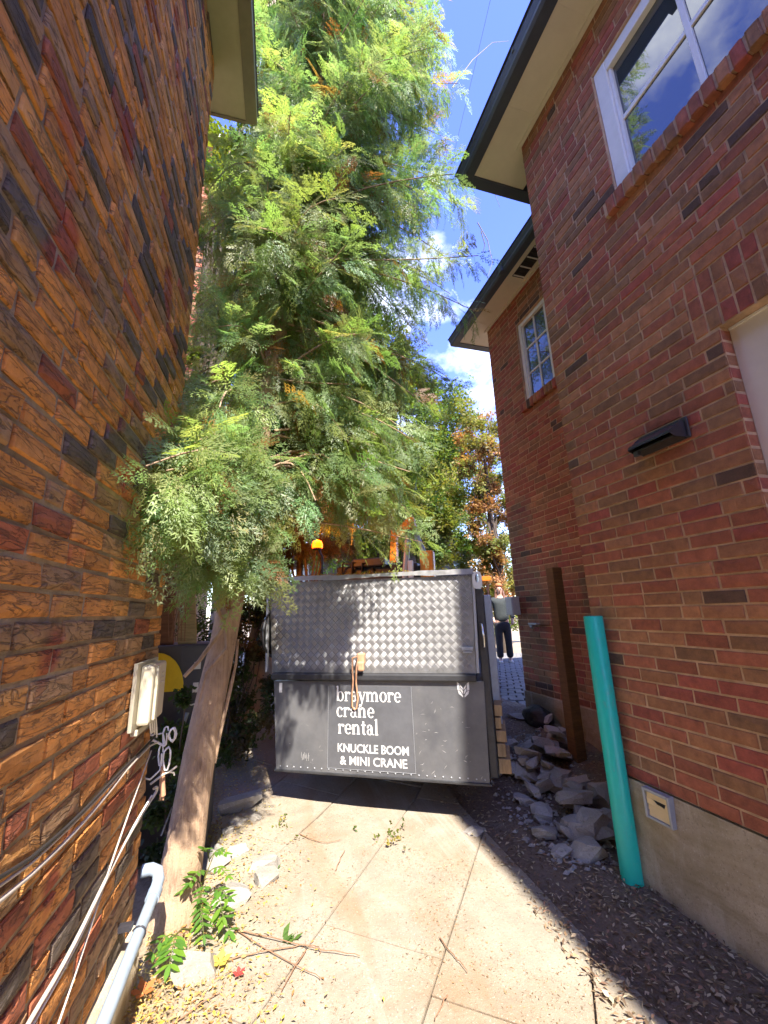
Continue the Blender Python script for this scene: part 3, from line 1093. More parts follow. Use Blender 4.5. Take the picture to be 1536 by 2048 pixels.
for k in range(9):
    x = 0.23 + k * 0.008 + random.uniform(-.002, .002); a0 = 0.385 + random.uniform(-.01, .01); a1 = 0.43 + random.uniform(-.012, .012)
    p0 = Vector((x, -0.0025 - k * 1e-5, a0)); p1 = Vector((x + random.uniform(-.008, .01), -0.0025 - k * 1e-5, a1)); w = Vector((0.0016, 0, 0))
    sc_.add([p0 - w, p0 + w, p1 + w, p1 - w], [(0, 1, 2, 3)])
tpart(sc_, 'scratches', M['scuff'], tail, kind='stuff')
dc = MB(); dc.prism([(0.462, -0.003, 0.335), (1.186, -0.003, 0.335), (1.178, -0.003, 0.955), (0.470, -0.003, 0.948)], (0, 0.0025, 0))
decal = tpart(dc, 'sign_panel', M['decal'], tail)
ed = MB()
for p, q in (((0.462, 0.335), (1.186, 0.335)), ((1.186, 0.335), (1.178, 0.955)), ((0.462, 0.335), (0.470, 0.948))):
    ed.tube([(p[0], -0.0035, p[1]), (q[0], -0.0035, q[1])], 0.0014, 5)
tpart(ed, 'panel_edge', M['greymetal'], tail)
# rubber lip between the two
rl = MB(); rl.box((-0.062, -0.028, 0.996), (1.70, 0.06, 1.052), ch=0.012)
tpart(rl, 'rubber_lip', M['rubber'])
# tool box of tread plate
TBL = [(-0.071, 1.054), (1.696, 1.054), (1.722, 1.812), (-0.127, 1.838)]
tb = MB(); tb.prism([(x, 0.012, z) for x, z in TBL], (0, 0.55, 0))
tool = tpart(tb, 'tool_box', M['dullalu'])
tr_ = MB()
pitch = 0.066
def inside_tb(x, z):
    k = (z - 1.054) / 0.77
    xl = -0.071 - 0.056 * k + 0.02; xr = 1.696 + 0.026 * k - 0.03
    return xl < x < xr and 1.07 < z < 1.815
for i in range(-30, 60):
    for j in range(-40, 40):
        cx = (i + j) * pitch / 2; cz = 1.43 + (i - j) * pitch / 2
        if not inside_tb(cx, cz): continue
        ang = R(45) if (i + j + 400) % 2 == 0 else R(-45)
        # alternate squares carry five bars one way, the next the other way
        ang = R(45) if (i % 2) == (j % 2) else R(-45)
        d = Vector((math.cos(ang), 0, math.sin(ang))); n_ = Vector((-d.z, 0, d.x))
        hl = 0.0195
        for b_ in range(5):
            o_ = Vector((cx, 0.012, cz)) + n_ * ((b_ - 2) * 0.0082)
            w = 0.0030; h = 0.0032
            e0, e1 = o_ - d * hl, o_ + d * hl
            up = Vector((0, -h, 0))
            vs = [e0 - n_*w, e0 + n_*w, e1 + n_*w, e1 - n_*w, e0 + d*0.006 + up, e1 - d*0.006 + up]
            tr_.add(vs, [(0, 4, 5, 3), (1, 2, 5, 4), (0, 1, 4), (3, 5, 2)])
tpart(tr_, 'tread_bars', M['alu'], tool, kind='stuff')
ld = MB()
nl = 26
top, low = [], []
for i in range(nl + 1):
    k = i / nl
    x = -0.165 + k * 1.905
    zt = 1.878 - 0.012 * k + 0.008 * math.sin(k * 9) * (1 - k) + random.uniform(-0.003, 0.003)
    zb = 1.845 - 0.020 * k + 0.006 * math.sin(k * 11 + 1) + random.uniform(-0.003, 0.003)
    yf = -0.014 - 0.006 * math.sin(k * 7)
    top.append((x, yf, zt)); low.append((x, yf - 0.003, zb))
vs = top + low + [(p[0], 0.60, p[2] + 0.03) for p in top]
fs = []
m_ = nl + 1
for i in range(nl):
    fs.append((m_ + i, m_ + i + 1, i + 1, i)); fs.append((i, i + 1, 2*m_ + i + 1, 2*m_ + i))
ld.add(vs, fs)
lid = tpart(ld, 'lid', M['alu'], tool)
for sx_, xx in ((-1, -0.12), (1, 1.712)):
    e = MB(); e.prism([(xx - 0.010, -0.004, 1.06), (xx + 0.010, -0.004, 1.06), (xx + 0.012 + sx_ * 0.02, -0.004, 1.83), (xx - 0.008 + sx_ * 0.02, -0.004, 1.83)], (0, 0.02, 0))
    tpart(e, 'corner_trim', M['greymetal'], tool)
# bracket with an oval hole
br_ = MB()
def oval(cx, cz, rx, rz, n=16): return [(cx + rx * math.cos(2*math.pi*k/n), cz + rz * math.sin(2*math.pi*k/n)) for k in range(n)]
outer = []
for k in range(16):
    a = 2 * math.pi * k / 16
    ca, sa = math.cos(a), math.sin(a)
    q = (abs(ca) ** 4 + abs(sa) ** 4) ** -0.25
    outer.append((1.765 + 0.038 * ca * q, 1.770 + 0.068 * sa * q))
inner = oval(1.765, 1.785, 0.016, 0.032)
vs = [(x, -0.02, z) for x, z in outer] + [(x, -0.02, z) for x, z in inner] + [(x, 0.02, z) for x, z in outer] + [(x, 0.02, z) for x, z in inner]
fs = []
for k in range(16):
    l = (k + 1) % 16
    fs += [(k, 16+k, 16+l, l), (32+k, 32+l, 48+l, 48+k), (k, l, 32+l, 32+k), (16+k, 48+k, 48+l, 16+l)]
br_.add(vs, fs)
brk = tpart(br_, 'hinge_bracket', M['paper'])
hd = MB(); hd.box((1.60, -0.012, 1.225), (1.69, 0.012, 1.256), ch=0.004); hd.tube([(1.61, -0.018, 1.215), (1.68, -0.018, 1.215)], 0.006, 8)
tpart(hd, 'latch', M['greymetal'], tool)
# orange latch with its hanging straps
lt_ = MB()
lt_.box((0.735, -0.045, 1.125), (0.80, 0.01, 1.215), ch=0.012)
lt_.box((0.745, -0.06, 1.075), (0.80, -0.02, 1.150), ch=0.012)
latch = tpart(lt_, 'strap_buckle', M['strap'])
def loop(pts, w=0.0075):
    sb = MB(); sb.tube(pts, w, 6); return sb
tpart(loop([(0.745, -0.05, 1.19), (0.705, -0.055, 1.18), (0.698, -0.045, 1.10), (0.700, -0.035, 1.0), (0.685, -0.02, 0.90), (0.680, -0.012, 0.80), (0.70, -0.012, 0.775), (0.72, -0.012, 0.785), (0.735, -0.02, 0.86), (0.725, -0.033, 0.98), (0.735, -0.05, 1.10), (0.755, -0.055, 1.18)]), 'hanging_strap', M['strap'], latch)
# round mirror seen edge-on at the left
mm = Matrix.Translation((-0.125, 0.14, 1.385)) @ Matrix.Rotation(-math.pi / 2, 4, 'Y')
mi = MB()
mi.lathe([(0.0001, 0.115), (0.07, 0.108), (0.13, 0.085), (0.18, 0.048), (0.212, 0.0)], 28, mm)
mir = tpart(mi, 'convex_mirror', M['chrome'])
mr = MB(); mr.lathe([(0.205, -0.008), (0.220, -0.008), (0.224, 0.002), (0.215, 0.010), (0.206, 0.006)], 28, mm)
tpart(mr, 'mirror_rim', M['rubber'], mir)
# bodywork behind
bd = MB()
bd.box((0.02, 0.50, 0.55), (1.74, 3.9, 0.74), ch=0.01)
tpart(bd, 'deck', M['darkmetal'])
cb = MB(); cb.box((0.10, 3.95, 0.5), (1.65, 5.4, 2.18), ch=0.08)
cab = tpart(cb, 'cab', M['black'])
wn = MB(); wn.box((0.3, 3.935, 1.45), (1.45, 3.949, 2.0), ch=0.005)
tpart(wn, 'rear_window', M['glass'], cab)
for (x0, x1) in ((0.10, 0.34), (1.42, 1.66)):
    for yy in (1.2, 4.6):
        wv = MB()
        mw = Matrix.Translation((x0, yy, 0.38)) @ Matrix.Rotation(math.pi / 2, 4, 'Y')
        wv.lathe([(0.19, 0.02), (0.34, 0.0), (0.38, 0.03), (0.38, x1 - x0 - 0.03), (0.34, x1 - x0), (0.19, x1 - x0 - 0.02)], 24, mw)
        wheel = tpart(wv, 'wheel', M['rubber'])
        hv = MB(); hv.lathe([(0.0001, 0.03), (0.10, 0.03), (0.19, 0.015), (0.19, x1 - x0 - 0.015), (0.10, x1 - x0 - 0.03), (0.0001, x1 - x0 - 0.03)], 18, mw)
        tpart(hv, 'rim', M['greymetal'], wheel)
ax = MB(); ax.tube([(0.3, 1.2, 0.38), (1.45, 1.2, 0.38)], 0.05, 10); ax.tube([(0.55, 0.5, 0.47), (0.55, 5, 0.47)], 0.06, 6); ax.tube([(1.2, 0.5, 0.47), (1.2, 5, 0.47)], 0.06, 6)
tpart(ax, 'chassis', M['darkmetal'])
# side fittings on the right
sd = MB(); sd.box((1.742, 0.06, 0.62), (1.80, 0.10, 1.62), ch=0.008)
sd.box((1.762, 0.34, 0.55), (1.86, 0.42, 1.66), ch=0.01)
tpart(sd, 'outrigger_leg', M['greymetal'])
sb = MB(); sb.box((1.735, 0.02, 0.33), (1.80, 0.34, 1.70), ch=0.01)
tpart(sb, 'side_panel', M['darkmetal'])
hn = MB(); hn.tube([(1.765, 0.0, 1.43), (1.775, -0.04, 1.42), (1.782, -0.045, 1.33), (1.782, -0.03, 1.26), (1.77, 0.01, 1.245)], 0.009, 8)
tpart(hn, 'grab_handle', M['chrome'])
pk = MB(); pk.tube([(1.835, 0.5, 0.9), (1.838, 0.5, 1.76)], 0.014, 8)
pole = tpart(pk, 'marker_pole', M['strap'])
ml = MB(); ml.box((1.79, 0.47, 1.795), (1.875, 0.53, 1.835), ch=0.012)
tpart(ml, 'marker_lamp', M['marker'])
for i, (z0_, z1_, w) in enumerate(((0.33, 0.43, 0.12), (0.44, 0.53, 0.08), (0.54, 0.62, 0.10), (0.63, 0.71, 0.06), (0.72, 0.80, 0.08))):
    t_ = MB(); t_.box((1.805, 0.12 + i * 0.01, z0_), (1.805 + w * 0.75, 0.46, z1_), ch=0.004)
    tpart(t_, 'crib_timber', M['timber'])
# machinery and the knuckle boom behind the tool box
mc = MB()
mc.box((-0.05, 1.5, 0.74), (1.02, 2.2, 2.12), ch=0.03)
mc.box((0.20, 1.42, 2.09), (0.62, 2.0, 2.20), ch=0.02)
mc.box((1.04, 1.3, 0.74), (1.14, 1.6, 2.06), ch=0.02)
mach = tpart(mc, 'hydraulic_unit', M['darkmetal'])
hs = MB()
for k in range(3):
    hs.tube([(0.05 + k * 0.13, 1.47, 2.02), (0.08 + k * 0.13, 1.40, 2.14 + 0.02 * (k % 2)), (0.16 + k * 0.13, 1.45, 2.15), (0.2 + k * 0.13, 1.48, 2.03)], 0.013, 7)
tpart(hs, 'hose', M['blackcable'], mach)
wp = MB(); wp.box((0.955, 1.20, 1.80), (1.015, 1.24, 2.11), ch=0.006)
tpart(wp, 'white_gauge_box', M['white'])
bm_ = MB()
bm_.box((1.09, 1.25, 1.0), (1.25, 1.40, 2.22), ch=0.015)
boom = tpart(bm_, 'boom', M['orange'])
a2 = MB(); a2.prism([(0.74, 1.2, 2.10), (0.82, 1.2, 2.10), (0.83, 1.2, 2.47), (0.77, 1.2, 2.50)], (0, 0.12, 0))
a2.prism([(0.80, 1.19, 2.44), (0.85, 1.19, 2.40), (1.06, 1.19, 2.52), (1.05, 1.19, 2.62), (0.98, 1.19, 2.62)], (0, 0.14, 0))
tpart(a2, 'boom_arm', M['orange'], boom)
cy = MB(); cy.tube([(0.90, 1.26, 1.9), (0.97, 1.26, 2.48)], 0.035, 10); cy.tube([(1.17, 1.32, 2.1), (1.00, 1.32, 2.58)], 0.03, 10)
tpart(cy, 'hydraulic_ram', M['greymetal'], boom)
# amber beacon
bx, by, bz = 0.0, 0.80, 2.30
bs = MB(); bs.tube([(bx + 0.06, by, 1.5), (bx + 0.06, by, 2.16), (bx + 0.02, by, bz - 0.05)], 0.012, 8)
bs.lathe([(0.05, bz - 0.05), (0.055, bz - 0.035), (0.0001, bz - 0.034)], 14, Matrix.Translation((bx, by, 0)))
bea = tpart(bs, 'beacon', M['darkmetal'])
bl_ = MB(); bl_.lathe([(0.060, bz - 0.033), (0.062, bz + 0.01), (0.048, bz + 0.045), (0.0001, bz + 0.062)], 14, Matrix.Translation((bx, by, 0)))
tpart(bl_, 'beacon_lens', M['amber'], bea)
pt = bpy.data.lights.new('beacon_bulb', 'POINT'); pt.energy = 4.5; pt.color = (1, 0.27, 0.01); pt.shadow_soft_size = 0.05
po = bpy.data.objects.new('beacon_bulb', pt); COL.objects.link(po); po.parent = truck; po.location = (bx, by - 0.02, bz + 0.12)

# ---- lettering on the tailgate
def ring(cx, cy, rx, ry, tx, ty, a0=0, a1=360, n=26):
    full = abs(a1 - a0) >= 359.9
    o_, i_ = [], []
    for k in range(n + 1):
        a = R(a0 + (a1 - a0) * k / n)
        o_.append((cx + rx * math.cos(a), cy + ry * math.sin(a)))
        i_.append((cx + (rx - tx) * math.cos(a), cy + (ry - ty) * math.sin(a)))
    return ('strip', o_, i_)
def rect(x0, y0, x1, y1): return ('poly', [(x0, y0), (x1, y0), (x1, y1), (x0, y1)])
def poly(*p): return ('poly', list(p))
def dot(cx, cy, r_): return ('poly', [(cx + r_ * math.cos(k * math.pi / 6), cy + r_ * math.sin(k * math.pi / 6)) for k in range(12)])
S = 0.25
def stem(x, h0=0.0, h1=1.0): return rect(x, h0, x + S, h1)
def foot(x): return rect(x - 0.1, 0, x + S + 0.1, 0.10)
def cap(x, h): return poly((x - 0.13, h - 0.14), (x + 0.02, h - 0.2), (x + 0.02, h), )
GL = {
 'b': (1.28, [stem(.14, 0.04, 1.6), cap(.14, 1.6), ring(.70, .5, .50, .53, .24, .09)]),
 'r': (.98, [stem(.14), foot(.14), cap(.14, 1.0), ring(.62, .58, .34, .42, .12, .17, 60, 165), dot(.80, .84, .15)]),
 'a': (1.10, [stem(.60, 0.06, .72), ring(.44, .28, .38, .31, .20, .09), ring(.47, .68, .38, .34, .22, .10, 0, 150), dot(.2, .76, .12), rect(.85, .0, 1.03, .10)]),
 'y': (1.12, [poly((.08, .95), (.36, .95), (.70, .02), (.50, -.12)), poly((.92, .95), (1.04, .95), (.46, -.52), (.34, -.48)), rect(-.02, .90, .44, 1.0), rect(.78, .90, 1.14, 1.0), dot(.26, -.42, .14)]),
 'm': (1.98, [stem(.14), foot(.14), cap(.14, 1.0), stem(.80, 0, .66), foot(.80), stem(1.46, 0, .66), foot(1.46), ring(.66, .62, .39, .40, .24, .15, 0, 150), ring(1.32, .62, .39, .40, .24, .15, 0, 150)]),
 'n': (1.34, [stem(.14), foot(.14), cap(.14, 1.0), stem(.82, 0, .66), foot(.82), ring(.68, .62, .39, .40, .24, .15, 0, 150)]),
 'o': (1.12, [ring(.55, .5, .52, .53, .24, .09)]),
 'e': (1.02, [ring(.52, .5, .49, .53, .24, .10, 8, 318), rect(.26, .46, .99, .55)]),
 'c': (.98, [ring(.52, .5, .49, .53, .24, .10, 50, 318), dot(.78, .80, .13)]),
 't': (.74, [stem(.20, .18, 1.32), rect(.02, .88, .68, 1.0), ring(.46, .24, .26, .27, .24, .10, 180, 320)]),
 'l': (.62, [stem(.17, 0, 1.6), foot(.17), cap(.17, 1.6)]),
}
def serif_word(word, x0, x1, zb, xh, sag=0.0):
    adv = sum(GL[c][0] for c in word)
    k = (x1 - x0) / adv
    mb = MB(); x = x0; lay = 0
    for c in word:
        w, shapes = GL[c]
        for s in shapes:
            lay += 1
            y = -0.0042 - 0.00006 * (lay % 9)
            f = lambda p: (x + p[0] * k, y, zb + p[1] * xh)
            if s[0] == 'poly':
                pts = [f(p) for p in s[1]]
                mb.add(pts, [tuple(range(len(pts)))])
            else:
                o_ = [f(p) for p in s[1]]; i_ = [f(p) for p in s[2]]
                n = len(o_)
                mb.add(o_ + i_, [(q, q+1, n+q+1, n+q) for q in range(n-1)])
        x += w * k
    return tpart(mb, 'lettering', M['lettering'], tail)
serif_word('braymore', 0.536, 1.094, 0.836, 0.074)
serif_word('crane', 0.540, 0.868, 0.716, 0.074)
serif_word('rental', 0.552, 0.90, 0.590, 0.074)

def sans_text(txt, x0, x1, zb, h, parent, bold=0.014, mat='lettering'):
    cu = bpy.data.curves.new('lettering', 'FONT')
    cu.body = txt; cu.size = 1.0; cu.offset = bold; cu.resolution_u = 3
    ob = bpy.data.objects.new('tmp_text', cu); COL.objects.link(ob)
    bpy.context.view_layer.update()
    dg = bpy.context.evaluated_depsgraph_get()
    me = bpy.data.meshes.new_from_object(ob.evaluated_get(dg))
    bpy.data.objects.remove(ob)
    co = np.zeros(len(me.vertices) * 3, np.float32); me.vertices.foreach_get('co', co); co = co.reshape(-1, 3)
    lo, hi = co.min(0), co.max(0)
    mb = MB()
    q = [(x0 + (v[0]-lo[0]) / (hi[0]-lo[0]) * (x1-x0), -0.0045, zb + (v[1]-lo[1]) / (hi[1]-lo[1]) * h) for v in co]
    mb.add(q, [tuple(p.vertices) for p in me.polygons])
    bpy.data.meshes.remove(me)
    return tpart(mb, 'lettering', M[mat], parent)
sans_text('KNUCKLE BOOM', 0.551, 1.138, 0.456, 0.064, tail)
sans_text('& MINI CRANE', 0.570, 1.122, 0.366, 0.064, tail)
sans_text('1', 0.012, 0.040, 0.893, 0.078, tail)
# plain shield sticker
em = MB()
def sh(pts): em.add([(1.590 + x * 0.046, -0.0045, 0.945 + z * 0.052) for x, z in pts], [tuple(range(len(pts)))])
sh([(-1, 1), (-.62, .72), (-.62, -.28), (-1, -.1)])
sh([(1, 1), (1, -.1), (.62, -.28), (.62, .72)])
sh([(-.95, -.2), (-.5, -.42), (-.12, -.95), (-.12, -1.2), (-.8, -.72)])
sh([(.95, -.2), (.8, -.72), (.12, -1.2), (.12, -.95), (.5, -.42)])
sh([(-.5, .62), (-.06, .1), (-.06, -.2), (-.5, .3)])
sh([(.5, .62), (.5, .3), (.06, -.2), (.06, .1)])
sh([(-.5, .16), (-.08, -.32), (-.08, -.75), (-.5, -.25)])
sh([(.5, .16), (.5, -.25), (.08, -.75), (.08, -.32)])
tpart(em, 'sticker', M['lettering'], tail)
# dry leaves lying on the lid
ll = MB()
for i in range(420):
    x = random.uniform(0.02, 1.2) if random.random() < 0.85 else random.uniform(-0.1, 1.7)
    y = random.uniform(-0.005, 0.3)
    z = 1.874 - 0.006 * x + y * 0.05 + random.uniform(0.0, 0.022)
    a = random.uniform(0, 6.28); l = random.uniform(0.008, 0.02); w = l * random.uniform(0.2, 0.5)
    d = Vector((math.cos(a), math.sin(a), random.uniform(-.5, .9))); n_ = Vector((-math.sin(a), math.cos(a), random.uniform(-.4, .4)))
    p = Vector((x, y, z))
    tn = random.choice([(0.40, 0.30, 0.03), (0.30, 0.28, 0.05), (0.33, 0.2, 0.06), (0.2, 0.22, 0.05)])
    ll.add([p - d*l, p - n_*w, p + d*l, p + n_*w], [(0, 1, 2, 3)], tn)
lo_ = ll.build('fallen_leaves', M['litter'], None, local=True, kind='stuff')
lo_.location = TD; lo_.rotation_euler = (0, 0, trz)
tag(lo_, 'yellow fallen leaves lying along the top of the tool box', 'leaves')

# ------------------------------------------------------------------ foliage
def spray_template(seed, nb=9, sub=3):
    """A flat cedar spray, 1 long, as thin leaf strips: verts (n,3) and quads."""
    rs = random.Random(seed)
    V_, Q_ = [], []
    def strip(p, q, w):
        d = (q - p); n_ = Vector((-d.y, d.x, 0))
        if n_.length < 1e-6: return
        n_.normalize(); n_ *= w
        i = len(V_)
        mid = p.lerp(q, 0.25)
        V_.extend([mid + n_ * 1.25, q, mid - n_ * 1.25]); Q_.append((i, i+1, i+2))
    def droop(p): return Vector((p.x, p.y, p.z - 0.28 * p.x * p.x - 0.15 * p.y * p.y))
    spine = [Vector((k / 5, 0.03 * math.sin(k * 2.1 + seed), 0)) for k in range(6)]
    for k in range(5): strip(droop(spine[k]) , droop(spine[k+1]), 0.013)
    for i in range(nb):
        for sg in (-1, 1):
            t = (i + 0.6 + 0.4 * (sg > 0)) / (nb + 0.6)
            if rs.random() < 0.08: continue
            p = Vector((t, 0.03 * math.sin(t * 5 * 2.1 + seed), 0))
            ln = (0.46 * (1 - t) ** 0.75 + 0.07) * rs.uniform(0.75, 1.15)
            a = sg * R(rs.uniform(38, 56))
            d = Vector((math.cos(a), math.sin(a), rs.uniform(-.12, .12)))
            e = p + d * ln
            strip(droop(p), droop(e), 0.013)
            ns = max(1, int(round(sub * ln / 0.3)))
            for j in range(ns):
                for s2_ in (-1, 1):
                    u = (j + 0.7) / (ns + 0.5)
                    b0 = p + d * (ln * u)
                    a2 = a + s2_ * R(rs.uniform(30, 48))
                    l2 = (0.14 * (1 - u * 0.6)) * rs.uniform(0.7, 1.2)
                    strip(droop(b0), droop(b0 + Vector((math.cos(a2), math.sin(a2), rs.uniform(-.1, .1))) * l2), 0.012)
    return np.array([tuple(v) for v in V_], np.float32), np.array(Q_, np.int32)

def leaf_template(seed, n=6):
    """A twig with a few broad, folded leaves."""
    rs = random.Random(seed)
    V_, Q_ = [], []
    for i in range(n):
        t = (i + 0.5) / n
        a = rs.uniform(0, 6.28); tilt = rs.uniform(-0.8, 0.5)
        d = Vector((math.cos(a) * math.cos(tilt), math.sin(a) * math.cos(tilt), math.sin(tilt)))
        s = d.cross(Vector((rs.uniform(-.4, .4), rs.uniform(-.4, .4), 1))).normalized()
        u = s.cross(d).normalized()
        p = Vector((t * 0.9, rs.uniform(-.25, .25), rs.uniform(-.25, .25)))
        l = rs.uniform(0.30, 0.5); w = l * 0.33
        k = len(V_)
        V_.extend([p, p + d*l*.5 + s*w + u*.03, p + d*l, p + d*l*.5 - s*w + u*.03]); Q_.append((k, k+1, k+2, k+3))
    return np.array([tuple(v) for v in V_], np.float32), np.array(Q_, np.int32)

CEDAR_T = [spray_template(i, 7 + i % 4, 2 + i % 3) for i in range(10)]
CEDAR_L = [spray_template(20 + i, 6, 2) for i in range(4)]
LEAF_T = [leaf_template(40 + i) for i in range(8)]

def scatter_mesh(name, templates, items, mat, parent=None, kind='stuff'):
    """items: list of (pos, forward, up, scale, tint)"""
    VV, QQ, TT, off = [], [], [], 0
    pick = rng.integers(0, len(templates), len(items))
    for ti, (tv, tq) in enumerate(templates):
        idx = np.nonzero(pick == ti)[0]
        if len(idx) == 0: continue
        P = np.array([tuple(items[i][0]) for i in idx], np.float32)
        F = np.array([tuple(items[i][1]) for i in idx], np.float32)
        U_ = np.array([tuple(items[i][2]) for i in idx], np.float32)
        Sc = np.array([items[i][3] for i in idx], np.float32)
        Tn = np.array([items[i][4] for i in idx], np.float32)
        F /= np.linalg.norm(F, axis=1, keepdims=True) + 1e-9
        S_ = np.cross(U_, F); S_ /= np.linalg.norm(S_, axis=1, keepdims=True) + 1e-9
        U2 = np.cross(F, S_)
        k = len(idx)
        vs = (tv[None, :, 0:1] * F[:, None] + tv[None, :, 1:2] * S_[:, None] + tv[None, :, 2:3] * U2[:, None]) * Sc[:, None, None] + P[:, None]
        VV.append(vs.reshape(-1, 3))
        QQ.append((tq[None] + (off + np.arange(k) * len(tv))[:, None, None]).reshape(-1, tq.shape[1]))
        TT.append(np.repeat(Tn, len(tv), axis=0) * rng.uniform(0.82, 1.18, (k * len(tv), 1)))
        off += k * len(tv)
    return np_mesh(name, np.concatenate(VV), np.concatenate(QQ), np.concatenate(TT), mat, parent, kind)

def rv(s=1.0):
    return Vector((random.uniform(-s, s), random.uniform(-s, s), random.uniform(-s, s)))

GREENS = [(0.25, 0.32, 0.12), (0.205, 0.295, 0.14), (0.30, 0.34, 0.12), (0.19, 0.26, 0.105), (0.265, 0.34, 0.175)]
RUSTS = [(0.26, 0.115, 0.035), (0.22, 0.09, 0.035), (0.30, 0.17, 0.05)]

def cedar(tree, trunk_pts, centre, radii, z0, z1, nlimb, per, seed_limbs=(), size=(0.22, 0.36), templates=None, rust=0.05, tag_limb=True, keep=None):
    templates = templates or CEDAR_T
    tp = [Vector(p) for p in trunk_pts]
    def trunk_at(z):
        for a, b_ in zip(tp, tp[1:]):
            if a.z <= z <= b_.z: return a.lerp(b_, (z - a.z) / (b_.z - a.z))
        return tp[-1].copy()
    items = []
    lb_ = MB()
    def limb(root, tip, n, sag):
        side = rv(); side.z *= 0.2
        pts = []
        for k in range(7):
            t = k / 6
            p = root.lerp(tip, t) + Vector((0, 0, sag * math.sin(math.pi * t) )) + side * 0.10 * math.sin(math.pi * t)
            pts.append(p)
        lb_.tube(pts, [0.010 * (1 - k / 7) + 0.002 for k in range(7)], 5, caps=False)
        shade = random.uniform(0.75, 1.2)
        base = random.choice(GREENS)
        for i in range(n):
            t = 0.18 + 0.82 * (i + random.random()) / n
            k = min(5, int(t * 6)); p = pts[k].lerp(pts[k+1], t * 6 - k)
            d = (tip - root).normalized()
            o_ = rv(); o_ -= d * o_.dot(d)
            f = d * random.uniform(0.35, 1.0) + o_.normalized() * random.uniform(0.4, 1.1) + Vector((0, 0, -random.uniform(0.1, 0.95)))
            up = d * 0.55 + Vector((0, -0.55, 0.75)) + rv(0.75)
            if f.length < 1e-3: continue
            p2 = p + o_.normalized() * random.uniform(0, 0.16 * (1.2 - t * .5)) + Vector((0, 0, -random.uniform(0, 0.10)))
            if keep and not keep(p2): continue
            sc = random.uniform(*size) * (1.1 - 0.3 * t)
            if random.random() < rust * (2.2 if t < 0.45 else 0.7): tn = random.choice(RUSTS)
            else:
                tn = random.choice(GREENS) if random.random() < .4 else base
                tn = tuple(c * shade * random.uniform(0.85, 1.15) for c in tn)
            items.append((p2, f, up, sc, tn))
    for i in range(nlimb):
        h = z0 + (z1 - z0) * ((i + random.random()) / nlimb)
        a = random.uniform(0, 2 * math.pi)
        k = (h - z0) / (z1 - z0)
        c = centre(h); rx, ry = radii(h)
        rr = random.uniform(0.55, 1.05)
        tip = Vector((c[0] + rx * math.cos(a) * rr, c[1] + ry * math.sin(a) * rr, h + random.uniform(-0.35, 0.15)))
        if keep and not keep(tip): continue
        root = trunk_at(h + random.uniform(-0.2, 0.35))
        limb(root, tip, int(per * (0.6 + 0.5 * rr)), random.uniform(0.0, 0.22))
    for root, tip, n, sag in seed_limbs:
        limb(Vector(root), Vector(tip), n, sag)
    lo2 = lb_.build('limbs', M['bark'], tree, kind='stuff')
    cr_ = scatter_mesh('crown', templates, items, M['cedar'], tree)
    return len(items)

# the leaning cedar in front
ct = empty('cedar_tree', (-0.39, 2.83, 0.0), 'tall leaning cedar with feathery green sprays overhanging the truck', 'tree')
tpts = [(-0.415, 2.80, -0.05), (-0.395, 2.83, 0.15), (-0.365, 2.86, 0.5), (-0.33, 2.90, 0.85), (-0.262, 2.96, 1.33), (-0.205, 3.0, 1.76), (-0.15, 3.05, 2.35), (-0.04, 3.12, 3.3), (0.10, 3.25, 4.6), (0.30, 3.35, 6.4), (0.45, 3.4, 8.4), (0.5, 3.4, 10.2)]
trad = [0.142, 0.112, 0.097, 0.091, 0.085, 0.08, 0.076, 0.08, 0.065, 0.05, 0.03, 0.012]
def lumpy_trunk(name, pts, rads, mat, parent, n=16, amp=0.07):
    P_ = []
    rr = []
    for i in range(len(pts) - 1):
        for k in range(4):
            P_.append(Vector(pts[i]).lerp(Vector(pts[i+1]), k / 4)); rr.append(rads[i] + (rads[i+1] - rads[i]) * k / 4)
    P_.append(Vector(pts[-1])); rr.append(rads[-1])
    mb = MB(); mb.tube(P_, rr, n)
    nv = len(P_) * n
    out = []
    for i, v in enumerate(mb.v[:nv]):
        c = P_[i // n]; d = Vector(v) - c
        k = 1 + amp * mnoise.noise(Vector((v[0] * 9, v[1] * 9, v[2] * 1.5))) + amp * 0.6 * mnoise.noise(Vector((v[0] * 22, v[1] * 22, v[2] * 4)))
        out.append(tuple(c + d * k))
    mb.v = out + mb.v[nv:]
    return mb.build(name, mat, parent)
lumpy_trunk('trunk', tpts, trad, M['bark'], ct)
# a dead stub, a climbing stem and loose bark on the trunk
st = MB()
p0 = Vector((-0.33, 2.80, 1.30)); st.tube([(-0.20, 2.93, 1.62), (-0.26, 2.82, 1.46), (-0.36, 2.74, 1.30), (-0.43, 2.70, 1.22)], [0.013, 0.014, 0.012, 0.010], 7)
st.tube([(-0.22, 2.87, 1.78), (-0.30, 2.86, 1.62), (-0.23, 2.86, 1.45), (-0.22, 2.85, 1.35), (-0.33, 2.83, 1.22), (-0.36, 2.84, 1.05)], [0.012, 0.013, 0.012, 0.012, 0.010, 0.006], 7)
st.tube([(-0.16, 2.93, 1.40), (-0.165, 2.92, 1.25), (-0.19, 2.90, 1.10), (-0.235, 2.88, 0.85), (-0.25, 2.88, 0.70)], [0.008, 0.009, 0.012, 0.012, 0.006], 6)
st.build('dead_branch', M['bark'], ct)
def c_centre(z):
    k = (z - 2) / 7
    return (0.42 + 0.35 * min(1, max(0, (z - 2) / 3)) - 0.02 * max(0, z - 6) / 3, 3.35)
def c_radii(z):
    if z < 2.4: return (0.95, 0.85)
    k = min(1, (z - 2.4) / 1.6)
    w = 1.02 + 0.22 * k
    if z > 6: w *= 1 - 0.015 * (z - 6)
    return (w, 0.95 + 0.25 * k)
TRK0 = TD + TF * 0.0
